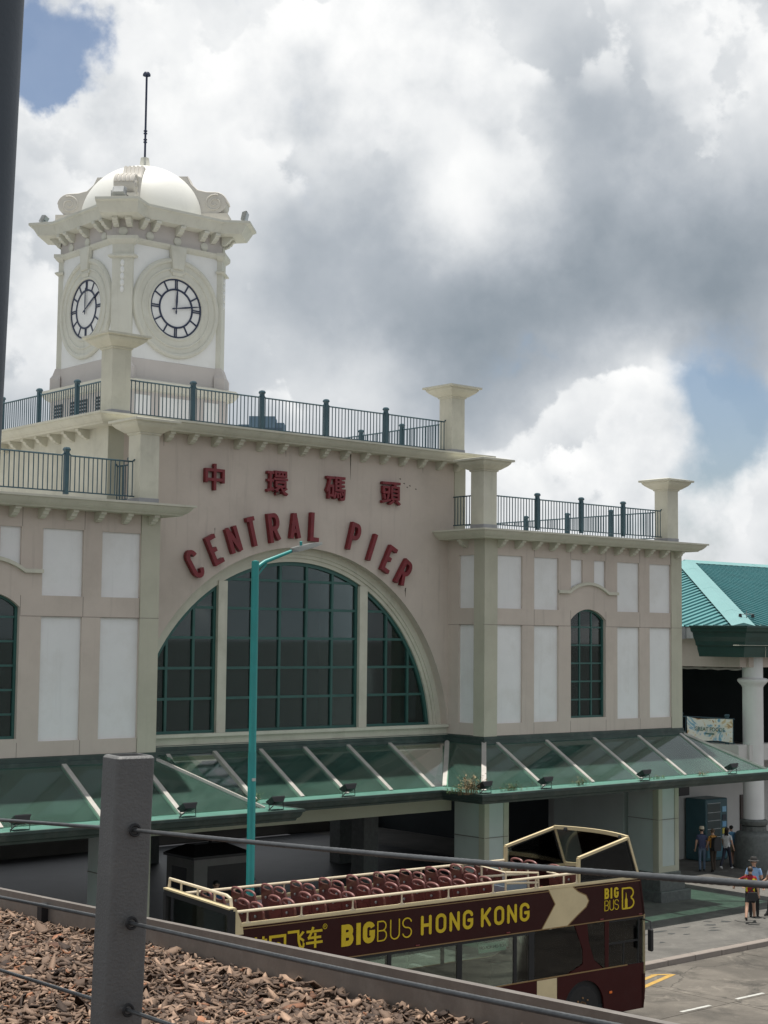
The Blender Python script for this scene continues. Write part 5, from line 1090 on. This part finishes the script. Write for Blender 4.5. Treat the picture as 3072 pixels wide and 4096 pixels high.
for k, (x, y) in enumerate(((47.6, 34.9), (50.4, 34.6))):
    tl = thing('roof_light', ('small twin lamp fitting on the hip face of the turquoise roof' if k == 0 else 'small twin lamp fitting on the front face of the turquoise roof'), 'lamp', (x, y, C0.z+(.9 if k == 0 else .6)*sl+.12), 0, 'lamps on the turquoise roof'); b = MB(); b.tube([(-.4, 0, .1), (.4, 0, .12)], .015, 6); b.tube([(0, 0, -.2), (0, 0, .25)], .018, 6); b.build('bracket_arm', GREYF, tl); b = MB(); b.lathe([(.0, -.02), (.07, 0), (.05, .12), (0, .13)], -.38, 0, 8); b.lathe([(.0, -.02), (.07, 0), (.05, .12), (0, .13)], .38, 0, 8); b.build('lamp_head', BLACK, tl)
# vending machine
vm = thing('vending_machine', 'tall teal vending machine with glazed shelves against the white wall', 'vending machine', (47.6, 36.9, .15))
TV = mat('vending_teal', (.035, .10, .12), .4, .1, 3); b = MB(); b.cbox(-.45, .85, -.45, .5, .0, 2.25, .03); b.build('cabinet', TV, vm)
b = MB(); b.box(-.36, .40, -.455, -.45, .62, 2.1); g = b.build('display_glass', mat('vend_glass', (.02, .05, .06), .12), vm)
for z in (.85, 1.15, 1.45, 1.75, 2.08): b = MB(); b.box(-.36, .40, -.47, -.455, z, z+.02); b.build('shelf', mat('vend_shelf', (.45, .5, .5), .5), vm)
for z, c in ((1.75, (.25, .5, .7)), (1.45, (.02, .03, .05)), (1.2, (.2, .45, .7)), (.95, (.7, .6, .1))): b = MB(); b.box(.52, .75, -.462, -.45, z, z+.2); b.build('keypad', mat('vend_key_%d' % (z*100), c, .5), vm)
b = MB(); b.box(-.38, .78, -.46, -.45, .12, .5); b.build('lower_panel', mat('vend_blue', (.05, .17, .23), .4), vm)
# kiosk standing in the shade under the pier
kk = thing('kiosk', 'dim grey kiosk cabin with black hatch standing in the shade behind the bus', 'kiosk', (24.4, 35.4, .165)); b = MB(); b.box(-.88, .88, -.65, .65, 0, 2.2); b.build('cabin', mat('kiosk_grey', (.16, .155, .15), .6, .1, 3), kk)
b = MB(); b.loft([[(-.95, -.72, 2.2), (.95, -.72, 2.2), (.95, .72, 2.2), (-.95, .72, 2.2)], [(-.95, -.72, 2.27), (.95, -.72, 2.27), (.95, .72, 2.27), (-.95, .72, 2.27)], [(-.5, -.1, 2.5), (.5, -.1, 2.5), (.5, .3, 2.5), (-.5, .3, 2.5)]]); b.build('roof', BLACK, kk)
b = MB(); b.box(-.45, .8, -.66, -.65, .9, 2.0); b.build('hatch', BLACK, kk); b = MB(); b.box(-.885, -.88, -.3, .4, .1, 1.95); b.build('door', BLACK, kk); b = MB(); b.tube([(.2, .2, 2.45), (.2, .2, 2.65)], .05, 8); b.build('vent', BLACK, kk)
# a tower block far across the water, seen through the roof railing
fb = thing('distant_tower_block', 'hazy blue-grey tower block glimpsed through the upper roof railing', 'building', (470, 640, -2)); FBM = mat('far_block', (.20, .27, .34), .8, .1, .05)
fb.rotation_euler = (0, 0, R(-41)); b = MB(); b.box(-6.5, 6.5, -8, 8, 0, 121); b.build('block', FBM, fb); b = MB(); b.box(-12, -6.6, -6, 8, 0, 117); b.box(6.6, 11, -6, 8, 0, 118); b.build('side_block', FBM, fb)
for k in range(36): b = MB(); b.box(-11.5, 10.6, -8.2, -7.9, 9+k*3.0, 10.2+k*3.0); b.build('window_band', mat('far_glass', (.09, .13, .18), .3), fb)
# ------------------------------------------------------------------ people
def cloth(name, col): return mat(name, col, .85, .12, 10, .2, 60)
def person(label, loc, face, h=1.7, top=(.5, .5, .5), legs=(.03, .03, .05), shoes=(.02, .02, .02), hair=(.012, .01, .009), skin=(.50, .30, .21), stride=(18, -14), knee=(8, 22), arms=((5, 12, 20), (-5, 12, 20)), shorts=False, sleeve=1, hairlen=0, hat=None, stripe=None, lean=3, seed=0, female=False, bag=None, wide=1.0, group=None):
    """arms: (forward swing, out, elbow bend) for right and left, degrees; face: heading of the body in degrees from +Y, clockwise"""
    t = thing('person', label, 'person', loc, -R(face), group); s = h/1.75
    V = []; Rr = []; E = []; B = []
    def v(p, r): V.append(Vector(p)*s); Rr.append((r[0]*s*wide, r[1]*s*wide) if isinstance(r, tuple) else (r*s, r*s)); return len(V)-1
    def e(a, b, k): E.append((a, b)); B.append(k)
    ln = math.tan(R(lean)); L = lambda z: ln*(z-.95)
    pel = v((0, 0, .97), (.155, .115)); sp = v((0, L(1.14), 1.14), (.135 if female else .15, .105)); ch = v((0, L(1.34), 1.34), (.165, .115)); nb = v((0, L(1.48), 1.47), (.075, .07)); nk = v((0, L(1.53)+.01, 1.53), .052)
    hd = v((0, L(1.6)+.025, 1.60), (.070, .080)); hm = v((0, L(1.66)+.02, 1.665), (.078, .092)); ht = v((0, L(1.74)+.01, 1.735), (.055, .065))
    e(pel, sp, 'top'); e(sp, ch, 'top'); e(ch, nb, 'top'); e(nb, nk, 'skin'); e(nk, hd, 'skin'); e(hd, hm, 'skin'); e(hm, ht, 'hair')
    hands = []
    for sd, (sw, outw, bend) in ((1, arms[0]), (-1, arms[1])):
        sh = v((sd*.165*wide, L(1.42), 1.42), .062); e(ch, sh, 'top')
        f, o = R(sw), R(outw); d1 = Vector((sd*math.sin(o), math.sin(f)*math.cos(o), -math.cos(f)*math.cos(o))); el = V[sh]/s+d1*.29; ei = v(el, .043)
        m = v(V[sh]/s+d1*.16, .050); e(sh, m, 'top'); e(m, ei, 'top' if sleeve > 1 else 'skin')
        f2 = R(sw+bend); d2 = Vector((sd*math.sin(o)*.5, math.sin(f2), -math.cos(f2))).normalized(); wr = el+d2*.24; wi = v(wr, .028); e(ei, wi, 'top' if sleeve > 2 else 'skin')
        pi = v(wr+d2*.075, (.038, .022)); e(wi, pi, 'skin'); hands.append((wr, d2, sd))
    for sd, st, kn in ((1, stride[0], knee[0]), (-1, stride[1], knee[1])):
        hip = v((sd*.085*wide, 0, .90), .092); e(pel, hip, 'legs'); a = R(st); d1 = Vector((sd*.02, math.sin(a), -math.cos(a))); kp = V[hip]/s+d1*.42; mid = v(V[hip]/s+d1*.30, .068); e(hip, mid, 'legs'); kv = v(kp, .056); e(mid, kv, 'skin' if shorts else 'legs')
        a2 = R(st-kn); d2 = Vector((0, math.sin(a2), -math.cos(a2))); cp = kp+d2*.18; cv = v(cp, .056 if shorts else .060); e(kv, cv, 'skin' if shorts else 'legs'); ap = kp+d2*.39; av = v(ap, .038 if shorts else .05); e(cv, av, 'skin' if shorts else 'legs')
        hl = v(ap+Vector((0, -.03, -.055)), .038); e(av, hl, 'shoes'); f3 = R(max(-40, st-kn)*.5); to = v(ap+Vector((0, .155*math.cos(f3), -.062+.155*math.sin(f3))), (.040, .028)); e(av, to, 'shoes')
    me = bpy.data.meshes.new('body'); me.from_pydata([tuple(p) for p in V], E, []); o = bpy.data.objects.new('body', me); COL.objects.link(o)
    sk = o.modifiers.new('skin', 'SKIN'); sk.use_smooth_shade = True; ss = o.modifiers.new('sub', 'SUBSURF'); ss.levels = 2; ss.render_levels = 2
    for i, d in enumerate(me.skin_vertices[0].data): d.radius = Rr[i]; d.use_root = (i == 0)
    em = bpy.data.meshes.new_from_object(o.evaluated_get(bpy.context.evaluated_depsgraph_get())); bpy.data.objects.remove(o)
    # fingers, joined into the same mesh
    fb_ = MB()
    for wr, d2, sd in hands:
        sdv = d2.cross(Vector((0, 1, 0.3))).normalized()
        for q in range(4): base = (wr+d2*.075+sdv*(q-1.5)*.018)*s; fb_.tube([base, base+d2*.035*s, base+(d2*.06+Vector((0, .012, 0)))*s*(1-.06*abs(q-1.5))], [.0085*s, .0078*s, .005*s], 5)
        base = (wr+d2*.025-sdv*.03)*s; fb_.tube([base, base+(d2*.03-sdv*.022)*s, base+(d2*.055-sdv*.02)*s], [.010*s, .009*s, .006*s], 5)
    nv = [tuple(p.co) for p in em.vertices]; nf = [tuple(p.vertices) for p in em.polygons]; nb0 = len(nf); off = len(nv); nv += fb_.v; nf += [tuple(i+off for i in f) for f in fb_.f]
    bm2 = bpy.data.meshes.new('body'); bm2.from_pydata(nv, [], nf); bpy.data.meshes.remove(em)
    key = '%d' % (hash((label,)) % 100000)
    pal = {'top': cloth('top_%s' % (tuple(top),), top), 'legs': cloth('legs_%s' % (tuple(legs),), legs), 'shoes': cloth('shoes_%s' % (tuple(shoes),), shoes), 'skin': mat('skin_%s' % (tuple(skin),), skin, .6, .05, 9), 'hair': mat('hair_%s' % (tuple(hair),), hair, .6, .2, 20)}
    order = list(pal)
    for k in order: bm2.materials.append(pal[k])
    if stripe: bm2.materials.append(cloth('stripe_%s' % (tuple(stripe),), stripe))
    for pi_, p in enumerate(bm2.polygons):
        p.use_smooth = True
        if pi_ >= nb0: p.material_index = order.index('skin'); continue
        c = p.center; best = None
        for (a, b), k in zip(E, B):
            A, Bv = V[a], V[b]; ab = Bv-A; tt = max(0, min(1, (c-A).dot(ab)/ab.length_squared)); d = (c-(A+ab*tt)).length-.6*(Rr[a][0]*(1-tt)+Rr[b][0]*tt)
            if best is None or d < best[0]: best = (d, k)
        k = best[1]
        if k == 'skin' and c.z > 1.60*s and (c.y < (L(1.66)+.03)*s or c.z > 1.70*s): k = 'hair'
        if k == 'top' and c.z < .93*s and abs(c.x) < .16*s: k = 'legs'
        p.material_index = order.index(k)
        if stripe and k == 'top' and abs(c.x) > .085*s and 1.0*s < c.z < 1.38*s and abs(c.x) < .2*s: p.material_index = len(order)
    put('body', bm2, t)
    # hair / nose / ears
    b = MB(); hz, hy = 1.672*s, (L(1.66)+.012)*s
    def ell(cx, cy, cz, rx, ry, rz, lo=-1, n=12, m=7):
        b.loft([[(cx+rx*math.sqrt(max(0, 1-q*q))*math.cos(2*math.pi*j/n), cy+ry*math.sqrt(max(0, 1-q*q))*math.sin(2*math.pi*j/n), cz+rz*q) for j in range(n)] for q in [lo+(1-lo)*i/(m-1)*.995 for i in range(m)]])
    ell(0, hy-.018*s, hz+.012*s, .090*s, .098*s, .092*s, -.15)
    if hairlen: b.loft([[(w*math.cos(R(q)), hy-.045*s-.02*s*(1+math.sin(R(q))) + .03*s*math.sin(R(q)), z) for q in range(0, 360, 36)] for w, z in ((.085*s, hz+.03*s), (.092*s, hz-.06*s), (.088*s, hz-hairlen*.6*s), (.05*s, hz-hairlen*s))])
    b.build('hair', pal['hair'], t, smooth=True)
    b = MB(); b.loft([[(-.012*s, hy+.082*s, hz-.045*s), (.012*s, hy+.082*s, hz-.045*s), (0, hy+.112*s, hz-.045*s)], [(-.006*s, hy+.082*s, hz-.005*s), (.006*s, hy+.082*s, hz-.005*s), (0, hy+.088*s, hz-.005*s)]])
    for q in (-1, 1): ell(q*.083*s, hy, hz-.03*s, .012*s, .02*s, .03*s)
    b.build('nose_and_ears', pal['skin'], t, smooth=True)
    b = MB()
    for q in (-1, 1): ell(q*.032*s, hy+.082*s, hz-.012*s, .012*s, .008*s, .007*s, n=8, m=5)
    b.build('eyes', mat('eye_dark', (.02, .015, .012), .3), t, smooth=True)
    if hat:
        b = MB(); cx, cy = 0, hy-.01*s; b.lathe([(.16*s if hat[1] else .10*s, hz+.03*s), (.17*s if hat[1] else .105*s, hz+.022*s), (.105*s, hz+.045*s), (.10*s, hz+.10*s), (.08*s, hz+.135*s), (.0, hz+.14*s)], cx, cy, 18)
        if not hat[1]: b.prism([(-.07*s, hy+.07*s), (.07*s, hy+.07*s), (.06*s, hy+.17*s), (-.06*s, hy+.17*s)], hz+.03*s, hz+.042*s, lambda p, q: (p[0], p[1], q))
        b.build('hat', cloth('hat_%s' % (tuple(hat[0]),), hat[0]), t, smooth=True)
    return t
MUST = (.50, .24, .05)
person('person in maroon and yellow top with dark shorts striding beside another in a hat', (38.18, 27.95, .14), 60, 1.56, top=(.26, .012, .02), legs=(.015, .015, .016), shorts=True, stride=(24, -22), knee=(6, 14), arms=((-8, 14, 10), (20, 60, 10)), stripe=(.66, .55, .02), seed=1, female=True, hair=(.06, .035, .02))
b = MB(); b.loft([[(x*k, y, z) for x, z in ((-.17, -.05), (-.12, -.13), (.1, -.13), (.17, -.04), (.13, .1), (-.13, .1))] for k, y in ((.9, -.08), (1, 0), (.9, .07))]); bg = put('shoulder_bag', b.mesh('shoulder_bag', BLACK), None, (37.98, 27.72, .93), (0, 0, R(-50))); tag(bg, 'black shoulder bag hanging at the hip of the person in maroon and yellow', 'bag')
b = MB(); b.bar((-.1, 0, .1), (.32, .0, .52), .02, .035); b.build('strap', BLACK, bg)
person('person in pale blue shirt and dark wide-brimmed hat with black trousers', (39.05, 28.45, .14), 235, 1.68, top=(.26, .42, .66), legs=(.013, .013, .016), hat=((.035, .033, .032), True), stride=(6, -6), knee=(3, 6), arms=((10, 16, 35), (6, 14, 30)), seed=2, wide=1.08)
person('black-haired person in light grey top and black trousers with sunglasses', (39.38, 28.02, .14), 300, 1.66, top=(.46, .46, .47), legs=(.012, .012, .014), stride=(10, -8), knee=(4, 10), arms=((15, 10, 40), (4, 10, 20)), seed=3)
person('person in mustard top and dark trousers wearing a black backpack', (45.35, 34.75, .14), 20, 1.48, top=MUST, legs=(.05, .035, .025), hair=(.09, .055, .03), stride=(8, -6), knee=(4, 8), arms=((10, 12, 40), (8, 12, 30)), sleeve=1, seed=4)
b = MB(); b.loft([[(x*k, y, z) for x, z in ((-.15, 0), (.15, 0), (.17, .12), (.15, .40), (.08, .46), (-.08, .46), (-.15, .40), (-.17, .12))] for k, y in ((.85, -.17), (1, -.10), (1, 0))]); bp = put('backpack', b.mesh('backpack', BLACK), None, (45.32, 34.64, .90), (0, 0, R(-20))); tag(bp, 'black backpack on the person in the mustard top', 'backpack')
b = MB(); b.tube([(-.11, 0, .42), (-.12, .12, .46), (-.12, .22, .30), (-.11, .16, .1)], .018, 6); b.tube([(.11, 0, .42), (.12, .12, .46), (.12, .22, .30), (.11, .16, .1)], .018, 6); b.build('strap', BLACK, bp)
person('person in blue jeans and pale cap standing by the vending machine', (45.1, 35.05, .14), 45, 1.52, top=(.05, .06, .12), legs=(.10, .14, .20), hat=((.50, .44, .33), False), stride=(5, -8), knee=(3, 6), seed=5)
person('long-haired person in white top and long dark trousers walking past the vending machine', (46.05, 34.7, .14), 80, 1.48, top=(.55, .56, .56), legs=(.018, .020, .035), shoes=(.6, .6, .58), hairlen=.42, hair=(.02, .012, .010), stride=(18, -20), knee=(5, 18), arms=((8, 10, 15), (15, 12, 20)), sleeve=1, female=True, seed=6)
person('person in blue T-shirt and khaki shorts leaning beside the brown door', (47.15, 35.3, .14), 20, 1.42, top=(.12, .30, .48), legs=(.22, .19, .13), shoes=(.5, .48, .42), shorts=True, stride=(10, -10), knee=(5, 10), arms=((10, 18, 30), (30, 25, 40)), seed=7)
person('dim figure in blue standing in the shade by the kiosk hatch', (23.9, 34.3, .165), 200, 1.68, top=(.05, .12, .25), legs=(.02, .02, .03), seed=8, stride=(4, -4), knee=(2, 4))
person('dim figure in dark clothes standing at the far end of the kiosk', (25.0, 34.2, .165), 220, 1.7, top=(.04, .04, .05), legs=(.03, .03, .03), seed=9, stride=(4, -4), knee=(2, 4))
# ------------------------------------------------------------------ footbridge edge in the foreground
dc = ray(-2531, 3088).normalized(); du = ray(-2531, 3042).normalized()
dh = Vector((dc.x, dc.y, 0)).normalized(); nh = Vector((dh.y, -dh.x, 0))            # nh points away from the walkway, to the street
PT = CAM+ray(515, 3019)*3.6
def on_rail(px, py): d = ray(px, py); return CAM+d*((PT-CAM).dot(nh)/d.dot(nh))
PBt = on_rail(463, 4096); ax = (PBt-PT).normalized()
rl = thing('cable_railing', 'grey square steel post with three steel wire ropes along the footbridge', 'railing', tuple(PT))
def rb(mb, name, m, smooth=False, parent=None):
    mb.v = [tuple(Vector(p)-PT) for p in mb.v]; return mb.build(name, m, parent or rl, smooth)
def rring(c, w, r, k=4):
    out = []
    for sx, sy in ((1, 1), (-1, 1), (-1, -1), (1, -1)):
        a0 = math.degrees(math.atan2(sy, sx))-45
        for i in range(k+1): a = R(a0+90*i/k); out.append(c+dh*(sx*(w-r)+r*math.cos(a))+nh*(sy*(w-r)+r*math.sin(a)))
    return out
b = MB(); w = .047; b.loft([rring(PT+ax*1.6, w, .012), rring(PT+ax*.006, w, .012), rring(PT+ax*.001, w-.004, .010), rring(PT, w-.007, .009), rring(PT+ax*.0, w-.012, .006), rring(PT+ax*.012, w-.013, .006)]); rb(b, 'post', POSTG, smooth=35)
for px, py in ((505, 3318), (492, 3686), (478, 4030)):
    p = on_rail(px, py); b = MB(); rings = []; n = 18; st = .006; r0 = .0041
    t = -2.9; tang = dc; a = tang.cross(Vector((0, 0, 1))).normalized(); c = a.cross(tang)
    N_ = int((2.9+5.5)/st)
    for i in range(N_):
        s_ = t+i*st; o = p+dc*s_ - Vector((0, 0, 1))*.010*math.sin(max(0, min(1, (s_+2.9)/2.9))*math.pi)*(1 if s_ < 0 else 0); rings.append([o+(a*math.cos(q)+c*math.sin(q))*(r0*(1+.20*abs(math.cos(3*(q-s_*70))))) for q in [2*math.pi*j/n for j in range(n)]])
    b.loft(rings); rb(b, 'wire_rope', ROPE, smooth=60)
    b = MB(); q0 = p-dc*(w/abs(dc.dot(dh))+.002); Rg = []
    for i in range(21):
        th = 2*math.pi*i/20; Rg.append([q0+(a*math.cos(th)+c*math.sin(th))*(.012+.0035*math.cos(f))-dc*(.0035*math.sin(f)) for f in [k*math.pi/3 for k in range(6)]])
    b.loft(Rg, caps=False); rb(b, 'grommet', BLACK, smooth=40)
# upstand plate, mulch bed, bridge slab
Q0 = CAM+ray(1000, 3750)*5.5
def bed(t, v, z=0): return Q0+du*t-nh*v+Vector((0, 0, z))
def plank(mb, v0, v1, z0, z1, t0=-4.5, t1=9):
    P = [bed(t, v, z) for t in (t0, t1) for v, z in ((v0, z0), (v1, z0), (v1, z1), (v0, z1))]
    return mb.add(P, [(0,1,2,3), (7,6,5,4), (0,1,5,4), (1,2,6,5), (2,3,7,6), (3,0,4,7)])
br = struct(plank(MB(), -.01, 6.0, -.9, -.30).build('footbridge_slab', M_PAVE))
pl = MB(); plank(pl, 0, .028, -.45, 0.0); up = struct(pl.build('planter_edge_plate', PLATE))
b = MB(); p = bed(1.9, .034, -.07); b.box(p.x-.03, p.x+.03, p.y-.02, p.y+.02, p.z-.10, p.z+.05); b.build('edge_clip', BLACK, up)
plank(MB(), 2.3, 2.33, -.45, -.02).build('inner_plate', PLATE, up)
soil = struct(plank(MB(), .028, 2.3, -.29, -.135).build('soil_bed', mat('dark_soil', (.035, .025, .02), .95, .3, 12, .5, 40)))
# bark chips: thousands of thin, irregular, bent flakes
NC = 80000; K = 6
tt = rng.uniform(-3.6, 5.2, NC); vv = rng.uniform(.03, 2.25, NC)
c0 = np.array(Q0)+np.outer(tt, np.array(du))-np.outer(vv, np.array(nh)); layer = rng.random(NC)
c0[:, 2] += -.128+.034*layer+.018*np.sin(tt*3.1)*np.sin(vv*4.3)
rel = c0-np.array(CAM); dep = rel@np.array(FW); ppx = IW/2+F_PX*(rel@np.array(RT))/dep; ppy = IH/2-F_PX*(rel@np.array(UP))/dep
keep = (dep > .5) & (ppx > -700) & (ppx < 3600) & (ppy < 4800); c0 = c0[keep]; n = len(c0)
Ln = np.clip(rng.lognormal(math.log(.0165), .5, n), .006, .05); Wd = Ln*rng.uniform(.22, .58, n); Th = rng.uniform(.0010, .0032, n); bend = rng.normal(0, .26, n)*Ln
yaw = rng.uniform(0, 2*np.pi, n); tilt = np.abs(rng.normal(0, .34, n)); roll = rng.normal(0, .42, n)
ang = 2*np.pi*np.arange(K)/K
rad = rng.uniform(.62, 1.15, (n, K)); lx = np.cos(ang)[None]*rad*Ln[:, None]; ly = np.sin(ang)[None]*rad*Wd[:, None]
lz = bend[:, None]*(np.cos(ang)[None]**2)+rng.normal(0, .12, (n, K))*Th[:, None]
ctr = np.zeros((n, 1)); LX = np.concatenate([lx, ctr, lx*.94], 1); LY = np.concatenate([ly, ctr, ly*.94], 1); LZ = np.concatenate([lz+Th[:, None], (Th*1.4)[:, None], lz-Th[:, None]], 1)
cr_, sr_ = np.cos(roll)[:, None], np.sin(roll)[:, None]; Y1 = LY*cr_-LZ*sr_; Z1 = LY*sr_+LZ*cr_
ct, st2 = np.cos(tilt)[:, None], np.sin(tilt)[:, None]; X2 = LX*ct+Z1*st2; Z2 = -LX*st2+Z1*ct
cy_, sy_ = np.cos(yaw)[:, None], np.sin(yaw)[:, None]; X3 = X2*cy_-Y1*sy_; Y3 = X2*sy_+Y1*cy_
Pv = np.stack([c0[:, 0:1]+X3, c0[:, 1:2]+Y3, c0[:, 2:3]+Z2], 2); NV = 2*K+1
tri = []
for i in range(K): j = (i+1) % K; tri += [(i, j, K), (i, K+1+i, K+1+j), (i, K+1+j, j)]
tri = np.array(tri); Fx = (tri[None]+(np.arange(n)*NV)[:, None, None]).reshape(-1, 3)
me = bpy.data.meshes.new('bark_mulch'); me.vertices.add(n*NV); me.vertices.foreach_set('co', Pv.reshape(-1)); me.loops.add(len(Fx)*3); me.loops.foreach_set('vertex_index', Fx.reshape(-1).astype(np.int32)); me.polygons.add(len(Fx)); me.polygons.foreach_set('loop_start', np.arange(0, len(Fx)*3, 3, dtype=np.int32)); me.polygons.foreach_set('loop_total', np.full(len(Fx), 3, dtype=np.int32)); me.update(calc_edges=True)
at = me.color_attributes.new('chip', 'FLOAT_COLOR', 'POINT'); kx = np.clip(rng.normal(.5, .26, n), 0, 1)
ca, cb2 = np.array((.032, .018, .012)), np.array((.37, .245, .17)); colr = ca+(cb2-ca)*(kx[:, None]**1.5); red = rng.random(n) < .06; colr[red] *= np.array((1.05, .72, .55))
cc = np.ones((n, NV, 4)); cc[:, :, :3] = colr[:, None, :]*rng.uniform(.72, 1.25, (n, NV, 1)); at.data.foreach_set('color', cc.reshape(-1))
bk = bpy.data.materials.new('bark'); bk.use_nodes = True; nt = bk.node_tree; va = nt.nodes.new('ShaderNodeVertexColor'); va.layer_name = 'chip'; bs = nt.nodes['Principled BSDF']; bs.inputs['Roughness'].default_value = .8; nt.links.new(va.outputs[0], bs.inputs['Base Color'])
nz = nt.nodes.new('ShaderNodeTexNoise'); nz.inputs['Scale'].default_value = 160; nz.inputs['Detail'].default_value = 4; gg = nt.nodes.new('ShaderNodeNewGeometry'); nt.links.new(gg.outputs['Position'], nz.inputs['Vector']); bp_ = nt.nodes.new('ShaderNodeBump'); bp_.inputs['Strength'].default_value = .6; bp_.inputs['Distance'].default_value = .004; nt.links.new(nz.outputs[0], bp_.inputs['Height']); nt.links.new(bp_.outputs[0], bs.inputs['Normal'])
me.materials.append(bk); mu = put('bark_mulch', me); stuff(mu); tag(mu, 'pinkish brown bark chip mulch covering the planter bed', 'mulch')
# dark steel column at the near end of the footbridge
e0, e1 = CAM+ray(93, 0)*4.2, CAM+ray(6, 1650)*4.2; axd = (e0-e1).normalized(); off = -RT*.105
cl = thing('bridge_column', 'dark blue-grey steel column rising at the end of the footbridge', 'column', tuple(e1+off-axd*2.4))
b = MB(); b.tube([Vector(p)-Vector(cl.location) for p in (e1+off-axd*2.4, e1+off, e0+off, e0+off+axd*1.2)], .105, 28); b.build('shaft', mat('column_paint', (.045, .058, .075), .5, .08, 3, .1, 60), cl, smooth=40)
b = MB(); b.tube([Vector(p)-Vector(cl.location) for p in (e1+off-axd*2.4, e1+off-axd*2.38)], .17, 28); b.build('base_plate', POSTG, cl, smooth=40)
